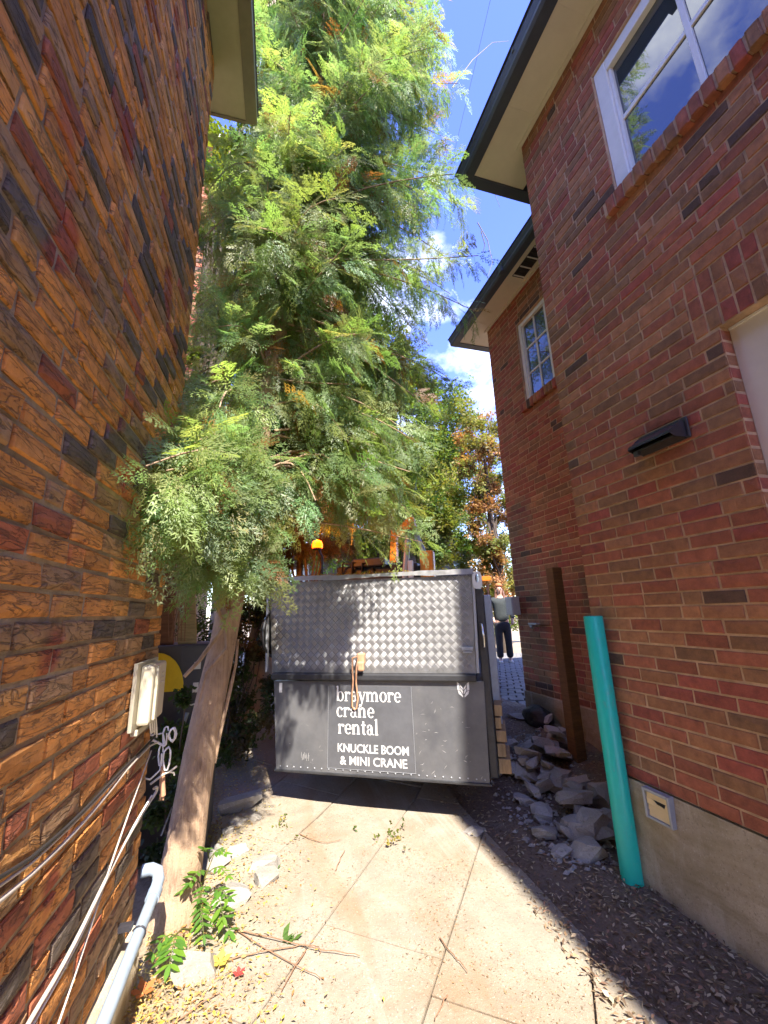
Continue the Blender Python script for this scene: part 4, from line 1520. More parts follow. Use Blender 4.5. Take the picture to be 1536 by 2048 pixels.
def keep_c(p):
    # keep clear of the houses and of the tool box
    if p.x > 1.62 and p.y < 2.75: return False
    if p.x > 2.6: return False
    if p.x > 0.75 and p.y < 2.85 + 0.35 * min(1, p.x - 0.75) and p.z < 4.6: return False
    q = (p.x - LP.x) * LN.x + (p.y - LP.y) * LN.y
    if q < 0.02 and p.y < 2.46: return False
    if q < 0.30 and p.z > 5.4 and p.y < 2.75: return False
    if p.y < 2.35 + (0.0 if p.x < 0 else 0.25) and p.z < 3.4 and p.x > -0.34 + 0.15 * (p.y - 1.6): return False
    loc = p - TD
    u, w = loc.dot(TU), loc.dot(TF)
    if -0.15 < u < 1.75 and w > -0.15 and p.z < 2.02: return False
    # open pocket around the beacon
    if -0.22 < u < 0.58 and p.z < 2.44 and w > -0.9: return False
    bp = TD + TF * 0.8 + Vector((0, 0, 2.31)); k_ = (p - CAM).dot(bp - CAM) / (bp - CAM).length_squared
    if 0.3 < k_ < 1.1 and (p - CAM.lerp(bp, k_)).length < 0.28 * k_ + 0.06: return False
    if 0.58 <= u < 1.5 and p.z < 2.10 and w > -0.9: return False
    return True
extra = []
for tip, n, sag in [((-0.46, 1.66, 2.12), 60, 0.14), ((-0.45, 1.76, 2.04), 60, 0.12), ((-0.44, 1.88, 2.18), 56, 0.12), ((-0.42, 1.98, 1.96), 56, 0.10), ((-0.62, 3.0, 3.2), 60, 0.1), ((-0.62, 3.0, 3.9), 60, 0.1), ((-0.58, 2.9, 4.5), 60, 0.1), ((-0.60, 3.0, 5.1), 60, 0.1), ((-0.66, 3.2, 2.8), 60, 0.1), ((-0.44, 2.10, 2.22), 50, 0.15), ((-0.42, 2.18, 2.02), 50, 0.12), ((-0.43, 2.20, 2.42), 54, 0.15), ((-0.40, 2.42, 2.15), 40, 0.15), ((-0.36, 2.50, 1.88), 46, 0.12), ((-0.26, 2.48, 1.78), 46, 0.10), ((-0.12, 2.50, 1.80), 40, 0.10),
                    ((-0.33, 2.42, 2.02), 40, 0.12), ((-0.22, 2.40, 2.25), 40, 0.15), ((-0.40, 2.62, 2.6), 40, 0.1), ((-0.42, 2.55, 3.0), 40, 0.1), ((-0.30, 2.35, 2.75), 40, 0.1),
                    ((0.30, 2.62, 2.28), 36, 0.2), ((0.62, 2.75, 2.30), 40, 0.25), ((0.98, 3.35, 2.45), 50, 0.25), ((1.30, 3.5, 2.42), 56, 0.25), ((0.55, 2.7, 2.75), 50, 0.25), ((1.45, 3.5, 2.9), 56, 0.2), ((1.65, 3.5, 3.5), 56, 0.2), ((1.15, 3.4, 2.7), 50, 0.2)]:
    r0 = Vector((-0.15 + max(0, tip[0]) * 0.15, 3.02, tip[2] + random.uniform(0.15, 0.5)))
    extra.append((r0, tip, n, sag))
nc = cedar(ct, tpts, c_centre, c_radii, 2.25, 9.8, 225, 62, extra, keep=keep_c, size=(0.21, 0.36))

for pl2 in ([(905, 175), (945, 120), (985, 85), (1018, 82)], [(930, 300), (965, 330), (985, 375), (1000, 415)], [(955, 445), (975, 480), (985, 525), (975, 555)], [(940, 330), (958, 345), (968, 372)], [(962, 462), (970, 490), (966, 505)]):
    q = [at_y(a, b_, 3.3 + 0.04 * k) for k, (a, b_) in enumerate(pl2)]
    MB().tube(q, [0.006, 0.005, 0.0035, 0.002][:len(q)], 5).build('bare_twig', M['boards'], ct)
# second cedar behind it
ct2 = empty('cedar_tree', (0.1, 6.0, 0.2), 'darker cedar standing behind the leaning cedar, left of the truck cab', 'tree')
t2 = [(-0.1, 5.9, 0.0), (0.05, 6.0, 2.0), (0.2, 6.0, 5.0), (0.4, 6.1, 9.0), (0.4, 6.1, 13.0)]
lumpy_trunk('trunk', t2, [0.2, 0.17, 0.12, 0.07, 0.02], M['bark'], ct2, 12)
cedar(ct2, t2, lambda z: (0.5, 6.1), lambda z: (1.9 - 0.05 * z, 1.2), 2.9, 13, 120, 30, (), templates=CEDAR_L, size=(0.35, 0.6), rust=0.12,
      keep=lambda p: not ((p - TD).dot(TU) > -0.3 and p.z < 2.7 and (p - TD).dot(TF) > -0.3) and not (p.x < RWX + 0.05 and p.y > RWY - 0.1))

def bushy(name, base, height, crown, n, tints, label, cat='tree', size=(0.12, 0.22), trunk=None, group=None, mat='leafy', templates=None, keep=None):
    """crown: list of (centre, radii) blobs; the leaves lie through them, unevenly, in clumps."""
    t_ = empty(name, base, label, cat, group)
    if trunk:
        lumpy_trunk('trunk', trunk[0], trunk[1], M['darkbark'], t_, 10)
    vols = [r_[0] * r_[1] * r_[2] for c, r_ in crown]
    items = []
    clumps = []
    for k in range(max(10, n // 45)):
        i = random.choices(range(len(crown)), vols)[0]
        c, r_ = crown[i]
        while True:
            q = rv()
            if 0.15 < q.length < 1: break
        q = q * (q.length ** -0.35)
        clumps.append((Vector((c[0] + q.x * r_[0], c[1] + q.y * r_[1], c[2] + q.z * r_[2])), min(r_) * random.uniform(0.14, 0.34), random.choice(tints), random.uniform(.7, 1.2), q.normalized()))
    if not trunk or len(crown) > 0:
        lb2 = MB()
        b0 = Vector(base) + Vector((0, 0, height * 0.25 if trunk else 0.02))
        for (cc, rr, tn, sh_, od) in clumps[:14 if trunk else 30]:
            md = b0.lerp(cc, 0.5) + rv(0.15)
            lb2.tube([b0, md, cc], [0.03 if trunk else 0.008, 0.02 if trunk else 0.006, 0.005], 5, caps=False)
        lb2.build('limbs' if trunk else 'stems', M['darkbark'], t_, kind='stuff')
    for i in range(n):
        cc, rr, tn, sh_, od = random.choice(clumps)
        q = rv()
        if q.length > 1: q.normalize()
        p = cc + q * rr * (1.0 if random.random() < .8 else 1.7)
        if keep and not keep(p): continue
        f = od + rv(1.0) + Vector((0, 0, -0.2))
        items.append((p, f, Vector((0, 0, 1)) + rv(.6), random.uniform(*size), tuple(c * sh_ * random.uniform(.85, 1.15) for c in tn)))
    scatter_mesh('crown' if trunk else 'foliage', templates or LEAF_T, items, M[mat], t_)
    return t_
DEC = [(0.16, 0.23, 0.05), (0.20, 0.25, 0.055), (0.13, 0.19, 0.045), (0.26, 0.26, 0.06)]
bushy('maple_tree', (4.2, 13.5, .3), 12, [((4.2, 13.6, 5.2), (2.6, 1.8, 2.0)), ((4.9, 13.8, 8.6), (2.6, 1.8, 2.2)), ((3.2, 13.6, 10.8), (2.4, 1.8, 2.0)), ((6.3, 13.6, 6.4), (1.9, 1.5, 1.9)), ((6.4, 13.6, 9.2), (1.7, 1.5, 1.6))], 15000, DEC,
      'bright yellow-green maple behind the dark garage roof', size=(0.20, 0.34), trunk=([(4.2, 13.5, .2), (4.1, 13.5, 3), (4.4, 13.6, 6), (4.6, 13.7, 11)], [0.26, 0.22, 0.15, 0.05]))
bushy('maple_tree', (3.9, 11.2, .3), 6, [((4.15, 11.0, 4.0), (1.1, 1.0, 0.9)), ((4.9, 11.2, 3.7), (1.0, 0.9, 0.8))], 3600, [(0.07, 0.13, 0.025), (0.10, 0.15, 0.03), (0.16, 0.17, 0.03)],
      'small dark green maple with a thick trunk standing in front of the garage', size=(0.16, 0.26), trunk=([(4.0, 10.6, .2), (3.85, 10.6, 2), (3.9, 10.8, 3.4), (4.1, 11.0, 4.5)], [0.24, 0.2, 0.15, 0.06]))
bushy('dying_cedar', (6.6, 10.4, .3), 7.5, [((6.45, 10.6, 6.2), (0.75, 0.7, 1.3)), ((6.6, 10.6, 4.0), (0.65, 0.6, 1.2)), ((6.5, 10.6, 2.4), (0.6, 0.6, 1.0))], 5200, [(0.34, 0.17, 0.075), (0.38, 0.22, 0.09), (0.26, 0.24, 0.07), (0.22, 0.25, 0.07)],
      'rust-brown dying cedar column beside the far corner of the brick house', size=(0.14, 0.24), trunk=([(6.6, 10.6, .2), (6.5, 10.6, 4), (6.5, 10.6, 7.2)], [0.12, 0.09, 0.02]))
bushy('shrub', (7.4, 12.6, .3), 2.4, [((7.0, 12.4, 2.3), (1.0, 0.6, 1.4)), ((8.2, 13.2, 1.9), (1.0, 0.6, 1.3)), ((6.4, 12.4, 2.6), (0.8, 0.6, 0.9))], 3800, [(0.14, 0.17, 0.03), (0.10, 0.14, 0.03), (0.2, 0.17, 0.05)],
      'tangled yellow-green shrub behind the person on the path', 'shrub', size=(0.13, 0.22))
bushy('maple_tree', (10.5, 21, .3), 12, [((9.5, 21, 7), (3.5, 2, 3.0)), ((8.0, 22, 11), (3.2, 2, 2.6)), ((12, 22, 9), (3, 2, 3))], 5000, DEC,
      'distant pale green maple seen past the dying brown cedar', size=(0.3, 0.5), trunk=([(10.5, 21, .2), (10.2, 21, 5), (9.5, 21.5, 10)], [0.3, 0.22, 0.08]))
bushy('maple_tree', (-1.2, 10.5, .2), 14, [((-1.0, 10.8, 7.0), (2.4, 1.6, 3.0)), ((0.2, 10.8, 11.0), (2.6, 1.6, 3.0)), ((-1.4, 10.8, 13.6), (2, 1.6, 2)), ((1.2, 11.2, 5.2), (2.0, 1.5, 2.4)), ((2.5, 11.2, 9.0), (1.7, 1.3, 2.6))], 9000, [(0.10, 0.15, 0.03), (0.16, 0.19, 0.03), (0.07, 0.11, 0.025)],
      'green maple behind the cedars, its top beside the left roof edge', size=(0.22, 0.38), trunk=([(-1.0, 10.5, .1), (-0.9, 10.6, 5), (-0.5, 10.8, 11)], [0.28, 0.2, 0.06]))
bushy('young_maple', (-0.75, 4.3, .0), 8, [((-0.52, 4.25, 6.0), (.40, .4, 1.6)), ((-0.40, 4.2, 8.2), (.5, .45, 1.5)), ((-0.5, 4.3, 4.0), (.35, .35, 1.0)), ((0.1, 4.4, 9.8), (0.8, .5, 0.9))], 4200, [(0.22, 0.27, 0.03), (0.13, 0.18, 0.03), (0.09, 0.12, 0.025)],
      'yellow-green young maple squeezed between the left roof edge and the cedar', size=(0.12, 0.2), trunk=([(-0.72, 4.3, 0.0), (-0.70, 4.3, 3.0), (-0.5, 4.3, 8.0)], [0.05, 0.045, 0.01]))
bushy('dead_cedar', (0.5, 5.35, 0.1), 3, [((0.45, 5.35, 2.75), (.85, .35, .50)), ((-0.1, 5.3, 2.4), (.4, .3, .5))], 5200, [(0.10, 0.06, 0.03), (0.15, 0.08, 0.035), (0.07, 0.055, 0.025), (0.20, 0.11, 0.05)],
      'dark brown dead cedar branches behind the amber beacon', size=(0.10, 0.2), trunk=([(0.35, 5.4, 0.0), (0.4, 5.4, 1.5), (0.45, 5.4, 3.0)], [0.07, 0.06, 0.02]), mat='cedar', templates=CEDAR_L)
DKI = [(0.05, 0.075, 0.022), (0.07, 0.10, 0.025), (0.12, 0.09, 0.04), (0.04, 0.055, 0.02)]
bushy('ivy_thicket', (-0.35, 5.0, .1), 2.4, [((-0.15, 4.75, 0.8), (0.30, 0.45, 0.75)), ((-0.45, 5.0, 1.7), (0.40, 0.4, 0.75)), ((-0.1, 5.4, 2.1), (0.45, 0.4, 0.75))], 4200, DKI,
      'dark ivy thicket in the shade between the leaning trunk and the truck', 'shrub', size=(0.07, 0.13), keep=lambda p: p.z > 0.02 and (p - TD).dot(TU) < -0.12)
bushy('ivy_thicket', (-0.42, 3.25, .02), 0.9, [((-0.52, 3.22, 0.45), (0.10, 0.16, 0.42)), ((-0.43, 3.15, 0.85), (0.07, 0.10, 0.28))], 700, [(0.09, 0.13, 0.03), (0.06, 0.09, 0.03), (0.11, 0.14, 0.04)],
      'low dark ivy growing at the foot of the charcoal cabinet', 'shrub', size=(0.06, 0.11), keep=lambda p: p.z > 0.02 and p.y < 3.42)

# ------------------------------------------------------------------ garage, person, far things
gr = empty('garage', (6.2, 15, 0.3), 'dark grey garage with a low gable roof behind the truck', 'garage')
MB().box((1.4, 14.0, 0.2), (7.2, 18, 3.45)).build('wall', M['garage'], gr)
MB().prism([(0.9, 13.7, 3.44), (7.95, 13.7, 3.44), (7.95, 13.7, 3.56), (4.9, 13.7, 4.75), (0.9, 13.7, 3.75)], (0, 4.6, 0)).build('roof', M['shingle'], gr)
gd = MB().box((3.3, 13.96, 0.25), (6.6, 13.995, 2.9), ch=0.01).build('garage_door', M['greymetal'], gr)
for k in range(4):
    MB().box((3.32, 13.93, 0.30 + k * 0.66), (6.58, 13.962, 0.90 + k * 0.66), ch=0.008).build('door_section', M['garage'], gd)
MB().box((6.75, 13.9, 2.6), (7.1, 13.995, 3.2), ch=0.01).build('window', M['glass'], gr)

def skinned(name, chains, mat, parent, sub=2):
    """chains: list of joint lists [(pos, radius)...]; the first point of later chains joins the nearest earlier vertex."""
    vs, es, rs = [], [], []
    for ch_ in chains:
        prev = None
        for i, (p, r_) in enumerate(ch_):
            p = Vector(p)
            if i == 0 and vs:
                j = min(range(len(vs)), key=lambda k: (vs[k] - p).length)
                if (vs[j] - p).length < 0.05: prev = j; continue
            vs.append(p); rs.append(r_); k = len(vs) - 1
            if prev is not None: es.append((prev, k))
            prev = k
    me = bpy.data.meshes.new(name)
    me.from_pydata([tuple(v) for v in vs], es, [])
    o = bpy.data.objects.new(name, me); COL.objects.link(o)
    sk = o.modifiers.new('skin', 'SKIN'); sk.use_smooth_shade = True
    for i, d in enumerate(me.skin_vertices[0].data):
        q = rs[i]; d.radius = q if isinstance(q, tuple) else (q, q); d.use_root = (i == 0)
    ss = o.modifiers.new('sub', 'SUBSURF'); ss.levels = sub; ss.render_levels = sub
    bpy.context.view_layer.update()
    dg = bpy.context.evaluated_depsgraph_get()
    m2 = bpy.data.meshes.new_from_object(o.evaluated_get(dg))
    bpy.data.objects.remove(o)
    m2.name = name; m2.materials.clear(); m2.materials.append(mat)
    a = m2.attributes.new('tint', 'FLOAT_COLOR', 'POINT')
    a.data.foreach_set('color', np.ones(len(m2.vertices) * 4, np.float32))
    o = bpy.data.objects.new(name, m2); COL.objects.link(o)
    o.parent = parent
    return o
PP = at_z(1012, 1325, 0.33)
pe = empty('person', (PP.x, PP.y, zg(PP.x, PP.y)), 'person in a rust beanie and dark jacket standing on the path beside the truck', 'person', rz=math.atan2(PP.x, PP.y) * -1 + 0.15)
# local: faces -y, x to their left as seen from the camera's right
body = skinned('body', [
    [((0, 0.0, 0.93), (.15, .11)), ((0, 0, 1.08), (.135, .095)), ((0, 0.0, 1.28), (.155, .10)), ((0, 0.01, 1.42), (.10, .075)), ((0, 0.0, 1.50), .052), ((0, -0.01, 1.57), (.060, .065)), ((0, -0.01, 1.64), (.072, .085)), ((0, 0.0, 1.70), (.055, .07))],
    [((0, 0.0, 0.93), .1), ((0.09, 0, 0.86), (.085, .085)), ((0.10, -0.01, 0.50), .06), ((0.11, 0.02, 0.09), .042), ((0.115, -0.10, 0.045), (.04, .03))],
    [((0, 0.0, 0.93), .1), ((-0.09, 0, 0.86), (.085, .085)), ((-0.10, -0.03, 0.50), .06), ((-0.11, -0.01, 0.09), .042), ((-0.115, -0.13, 0.045), (.04, .03))],
    [((0, 0.01, 1.42), .1), ((0.17, 0.01, 1.39), .055), ((0.23, 0.0, 1.14), .042), ((0.22, -0.08, 0.92), .033), ((0.21, -0.11, 0.83), .036)],
    [((0, 0.01, 1.42), .1), ((-0.17, 0.01, 1.39), .055), ((-0.24, 0.0, 1.14), .042), ((-0.20, -0.10, 0.95), .033), ((-0.18, -0.14, 0.87), .036)],
], M['skin'], pe)
jk = skinned('jacket', [
    [((0, 0.0, 0.86), (.195, .145)), ((0, 0, 1.08), (.175, .13)), ((0, 0.0, 1.28), (.19, .13)), ((0, 0.01, 1.42), (.13, .095)), ((0, 0.01, 1.49), .075)],
    [((0, 0.01, 1.42), .1), ((0.185, 0.01, 1.39), .075), ((0.245, 0.0, 1.14), .060), ((0.228, -0.07, 0.94), .048)],
    [((0, 0.01, 1.42), .1), ((-0.185, 0.01, 1.39), .075), ((-0.255, 0.0, 1.14), .060), ((-0.21, -0.09, 0.97), .048)],
], M['jacket'], pe)
tr2 = skinned('trousers', [
    [((0, 0.0, 0.95), (.165, .13)), ((0, 0, 0.86), (.165, .13))],
    [((0, 0.0, 0.86), .1), ((0.095, 0, 0.74), (.105, .11)), ((0.105, -0.01, 0.45), .082), ((0.112, 0.02, 0.10), (.080, .085))],
    [((0, 0.0, 0.86), .1), ((-0.095, 0, 0.74), (.105, .11)), ((-0.105, -0.03, 0.45), .082), ((-0.112, -0.01, 0.10), (.080, .085))],
], M['trousers'], pe)
skinned('shoe', [[((0.112, 0.05, 0.045), (.045, .045)), ((0.114, -0.03, 0.04), (.046, .04)), ((0.118, -0.15, 0.032), (.04, .03))]], M['shoe'], pe)
skinned('shoe', [[((-0.112, 0.02, 0.045), (.045, .045)), ((-0.114, -0.06, 0.04), (.046, .04)), ((-0.118, -0.18, 0.032), (.04, .03))]], M['shoe'], pe)
skinned('hair', [[((0, 0.035, 1.70), (.085, .075)), ((0, 0.045, 1.60), (.085, .07)), ((0, 0.05, 1.48), (.095, .06)), ((0, 0.05, 1.36), (.08, .045))],
                 [((0.0, 0.045, 1.60), .07), ((0.085, 0.0, 1.58), .03), ((0.095, -0.03, 1.44), .035), ((0.09, -0.08, 1.34), .025)],
                 [((0.0, 0.045, 1.60), .07), ((-0.085, 0.0, 1.58), .03), ((-0.095, -0.03, 1.44), .035), ((-0.09, -0.08, 1.34), .025)]], M['hair'], pe)
skinned('beanie', [[((0, 0.0, 1.685), (.092, .10)), ((0, 0.01, 1.74), (.088, .095)), ((0, 0.02, 1.79), (.06, .065))]], M['beanie'], pe)
fb_ = MB()
for sx_ in (-1, 1):
    fb_.lathe([(0.012, 0.0), (0.008, 0.006), (0.0001, 0.008)], 8, Matrix.Translation((sx_ * 0.028, -0.088, 1.640)) @ Matrix.Rotation(math.pi / 2, 4, 'X'))
    fb_.box((sx_ * 0.028 - 0.015, -0.094, 1.658), (sx_ * 0.028 + 0.015, -0.086, 1.664))
fb_.box((-0.022, -0.092, 1.580), (0.022, -0.080, 1.589))
fo = fb_.build('face_features', M['hair'], None, local=True); fo.parent = pe
nb_ = MB().add([(0, -0.085, 1.645), (-0.014, -0.085, 1.605), (0.014, -0.085, 1.605), (0, -0.112, 1.610)], [(0, 1, 3), (0, 3, 2), (1, 2, 3)], smooth=True)
no = nb_.build('nose', M['skin'], None, local=True); no.parent = pe

# ------------------------------------------------------------------ things on the right
gp = empty('green_pipe', (2.035, 2.215, 0.0), 'bright sea-green plastic pipe standing upright against the brick corner', 'pipe')
pm = MB()
PR = 0.0565
M4 = Matrix.Translation((2.035, 2.215, 0))
pm.lathe([(PR, -0.12), (PR, 1.472), (PR - 0.005, 1.476), (PR - 0.006, 1.40), (PR - 0.006, 1.0), (0.0001, 1.0)], 28, M4)
pm.build('pipe', M['greenpvc'], gp)

def tube_thing(name, pts, r_, mat, label, cat, group=None, n=8):
    o = MB().tube(pts, r_, n).build(name, mat)
    return tag(o, label, cat, group)

wp_ = at_x(1143, 1440, 2.80)
wpo = MB()
bx_, by_ = 2.83, 3.52
wpo.box((bx_ - 0.055, by_ - 0.055, 0.1), (bx_ + 0.055, by_ + 0.055, 1.925), ch=0.006)
tag(wpo.build('timber_post', M['post'], None, (bx_, by_, 0.2)), 'brown square timber post standing in the rubble by the recessed brick wall', 'post')

mb_ = empty('meter_box', (3.04, 4.62, 1.45), 'small pale grey metal box high on the far end of the brick wall', 'box')
MB().box((2.985, 4.545, 1.45), (3.088, 4.70, 1.675), ch=0.008).build('box', M['paper'], mb_)
MB().box((2.975, 4.555, 1.46), (2.984, 4.69, 1.665), ch=0.003).build('cover', M['paper'], mb_)
tap = MB(); tap.tube([(3.09, 4.25, 1.33), (3.0, 4.25, 1.33), (2.99, 4.20, 1.31)], 0.02, 8); tap.box((2.985, 4.12, 1.34), (3.04, 4.28, 1.36), ch=0.005)
tag(tap.build('wall_bracket', M['greymetal']), 'little grey bracket on the dark brick wall below the metal box', 'bracket')

# exhaust hood on the wall
hd_ = empty('vent_hood', (RX, 1.56, 2.43), 'black exhaust hood fixed to the brick wall beside the cream door', 'vent hood')
MB().box((RX - 0.022, 1.415, 2.375), (RX - 0.0055, 1.705, 2.492), ch=0.006).build('back_plate', M['lampblack'], hd_)
hv = MB()
hp = [(RX - 0.023, 2.470), (RX - 0.045, 2.468), (RX - 0.13, 2.412), (RX - 0.137, 2.395), (RX - 0.125, 2.398), (RX - 0.04, 2.452), (RX - 0.023, 2.455)]
hv.prism([(x, 1.435, z) for x, z in hp], (0, 0.25, 0))
for yy in (1.430, 1.686):
    hv.prism([(RX - 0.023, yy, 2.472), (RX - 0.047, yy, 2.471), (RX - 0.138, yy, 2.396), (RX - 0.10, yy, 2.378), (RX - 0.023, yy, 2.380)], (0, 0.004, 0))
hv.build('hood', M['lampblack'], hd_)
MB().box((RX - 0.105, 1.44, 2.378), (RX - 0.024, 1.68, 2.388)).build('flap', M['darkmetal'], hd_)
MB().box((RX - 0.12, 1.64, 2.352), (RX - 0.10, 1.67, 2.378)).build('catch', M['lampblack'], hd_)

# small louvred vent in the foundation
fv = empty('foundation_vent', (RX, 1.98, 0.48), 'small cream louvred vent with a torn slat in the pale foundation', 'vent')
y0, y1, zz0, zz1 = 1.905, 2.065, 0.41, 0.558
f_ = MB()
xo = RX - 0.050
f_.box((xo, y0, zz0), (RX - 0.01, y0 + 0.014, zz1), ch=0.003); f_.box((xo, y1 - 0.014, zz0), (RX - 0.01, y1, zz1), ch=0.003)
f_.box((xo + .001, y0 + 0.015, zz0), (RX - 0.011, y1 - 0.015, zz0 + 0.012), ch=0.003); f_.box((xo + .001, y0 + 0.015, zz1 - 0.016), (RX - 0.011, y1 - 0.015, zz1), ch=0.003)
f_.build('frame', M['greymetal'], fv)
MB().box((RX - 0.026, y0 + 0.015, zz0 + 0.012), (RX - 0.022, y1 - 0.015, zz1 - 0.016)).build('duct', M['rubber'], fv)
nsl = 4
hz = (zz1 - 0.017 - zz0 - 0.013) / nsl
for k in range(nsl):
    a, b_ = zz0 + 0.0125 + k * hz, zz0 + 0.0125 + (k + 1) * hz
    s = MB()
    if k == 2:   # torn slat
        P_ = [(y1 - 0.016, a), (y1 - 0.016, b_), (y1 - 0.055, b_), (y1 - 0.075, a + hz * 0.45), (y1 - 0.10, a + hz * 0.4), (y0 + 0.04, a + hz * .25), (y0 + 0.03, b_), (y0 + 0.016, b_), (y0 + 0.016, a)]
        s.prism([(xo + 0.010, y, z) for y, z in P_], (0.004, 0, 0))
    else:
        s.prism([(xo + 0.012, y0 + 0.016, a), (xo + 0.012, y1 - 0.016, a), (xo + 0.018, y1 - 0.016, b_ - 0.001), (xo + 0.018, y0 + 0.016, b_ - 0.001)], (0.004, 0, 0))
    s.build('slat', M['tan'], fv)

# black rubbish bags
def blob(name, c, r_, seed, mat, label, cat, group=None, amp=0.22, sub=3):
    bm = bmesh.new()
    bmesh.ops.create_icosphere(bm, subdivisions=sub, radius=1)
    for v in bm.verts:
        n_ = mnoise.noise(v.co * 1.6 + Vector((seed, 0, 0))) * amp + mnoise.noise(v.co * 4.5 + Vector((seed, 3, 0))) * amp * 0.4
        q = v.co * (1 + n_)
        v.co = Vector((q.x * r_[0], q.y * r_[1], max(q.z, -0.75) * r_[2]))
    me = bpy.data.meshes.new(name); bm.to_mesh(me); bm.free()
    for p in me.polygons: p.use_smooth = True
    me.materials.append(mat)
    o = bpy.data.objects.new(name, me); COL.objects.link(o); o.location = c
    return tag(o, label, cat, group)
blob('rubbish_bag', (2.94, 4.22, 0.36), (0.13, 0.19, 0.12), 1.0, M['bag'], 'black rubbish bag slumped against the brick wall at the edge of the pavers', 'bag')

# rubble: angular limestone
def rock(name, c, size, seed, mat, label, group=None, rz=0.0, tilt=(0, 0)):
    """A block split off by random planes: flat faces, sharp uneven edges."""
    rs = random.Random(seed)
    bm = bmesh.new()
    bmesh.ops.create_cube(bm, size=1)
    for v in bm.verts:
        v.co.x += rs.uniform(-.12, .12); v.co.y += rs.uniform(-.12, .12); v.co.z += rs.uniform(-.08, .08)
    for k in range(7):
        n_ = Vector((rs.uniform(-1, 1), rs.uniform(-1, 1), rs.uniform(-.55, .8))).normalized()
        d = rs.uniform(0.33, 0.50)
        g = bmesh.ops.bisect_plane(bm, geom=bm.verts[:] + bm.edges[:] + bm.faces[:], plane_co=n_ * d, plane_no=n_, clear_outer=True)
        ed = [e for e in g['geom_cut'] if isinstance(e, bmesh.types.BMEdge)]
        if ed: bmesh.ops.contextual_create(bm, geom=ed)
    bmesh.ops.triangulate(bm, faces=bm.faces[:])
    bmesh.ops.subdivide_edges(bm, edges=bm.edges[:], cuts=1, use_grid_fill=True)
    for v in bm.verts:
        v.co += Vector((mnoise.noise(v.co * 3.1 + Vector((seed, 0, 0))), mnoise.noise(v.co * 3.1 + Vector((0, seed, 9))), mnoise.noise(v.co * 5 + Vector((4, 0, seed))))) * 0.05
        v.co = Vector((v.co.x * size[0], v.co.y * size[1], v.co.z * size[2]))
    bmesh.ops.recalc_face_normals(bm, faces=bm.faces[:])
    me = bpy.data.meshes.new(name); bm.to_mesh(me); bm.free()
    me.materials.append(mat)
    o = bpy.data.objects.new(name, me); COL.objects.link(o)
    o.location = c; o.rotation_euler = (tilt[0], tilt[1], rz)
    return tag(o, label, 'stone', group)
GR = 'limestone chunks in the rubble pile by the brick house'
big = [
    (1150, 1582, 0.06, (0.34, 0.26, 0.17), 'large pale-faced grey block in front of the rubble pile', .3),
    (1153, 1648, 0.05, (0.25, 0.17, 0.13), 'flat-topped grey block nearest the camera in the rubble pile', -.2),
    (1206, 1480, 0.16, (0.30, 0.25, 0.18), 'light grey block half hidden behind the green pipe', .2),
    (1150, 1500, 0.12, (0.42, 0.28, 0.14), 'broad flat slab lying across the middle of the rubble pile', .5),
    (1045, 1482, 0.03, (0.30, 0.26, 0.07), 'pale flat kerb stone at the near end of the grey pavers', .4),
    (1205, 1600, 0.06, (0.22, 0.22, 0.20), 'dark grey block wedged behind the foot of the green pipe', .1),
    (1080, 1525, 0.05, (0.22, 0.17, 0.13), 'rounded grey stone at the left edge of the rubble pile', .6),
    (1215, 1650, 0.03, (0.24, 0.20, 0.17), 'brown-grey block low against the foundation by the green pipe', .9),
]
for i, (px_, py_, z_, sz, lab, rz_) in enumerate(big):
    p = at_z(px_, py_, z_ + 0.03)
    x_ = min(p.x, 1.98 if p.y < 2.4 else 2.9)
    rock('limestone_block', (x_, p.y, max(zg(x_, p.y) + sz[2] * 0.30, z_)), sz, 100 + i, M['stone'], lab, None, rz_, (random.uniform(-.2, .2), random.uniform(-.2, .2)))
def rub_label(x, y):
    if y < 2.75: return 'grey broken stone lying beside the foot of the green pipe', 'loose stones beside the green pipe'
    if (Vector((x, y)) - Vector((2.83, 3.52))).length < 0.42: return 'grey broken stone lying round the foot of the timber post', 'loose stones round the timber post'
    if x < 1.95 + (y - 2.9) * 0.45: return 'grey broken stone on the truck side of the rubble pile', 'loose stones on the truck side'
    return 'grey broken stone lying in the middle of the rubble pile', GR
for i in range(46):
    y = random.uniform(2.45, 4.0)
    x = random.uniform(1.85 + max(0, y - 3) * 0.35, 2.0 + (y - 2.3) * 0.55)
    x = min(x, 2.95)
    s = random.uniform(0.07, 0.20)
    rock('limestone_chunk', (x, y, zg(x, y) + s * 0.2 + random.uniform(0.0, 0.16) * min(1, max(0, (x - 1.95) * 3)) + 0.02), (s * random.uniform(1, 1.6), s * random.uniform(.8, 1.2), s * random.uniform(.32, .6)), 200 + i, M['stone'],
         *rub_label(x, y), random.uniform(0, 3), (random.uniform(-.4, .4), random.uniform(-.4, .4)))
rock('garden_stone', (1.50, 3.02, 0.01), (0.16, 0.10, 0.05), 390, M['stone'], 'single flat stone half buried in the dirt under the truck corner', None, 0.2)
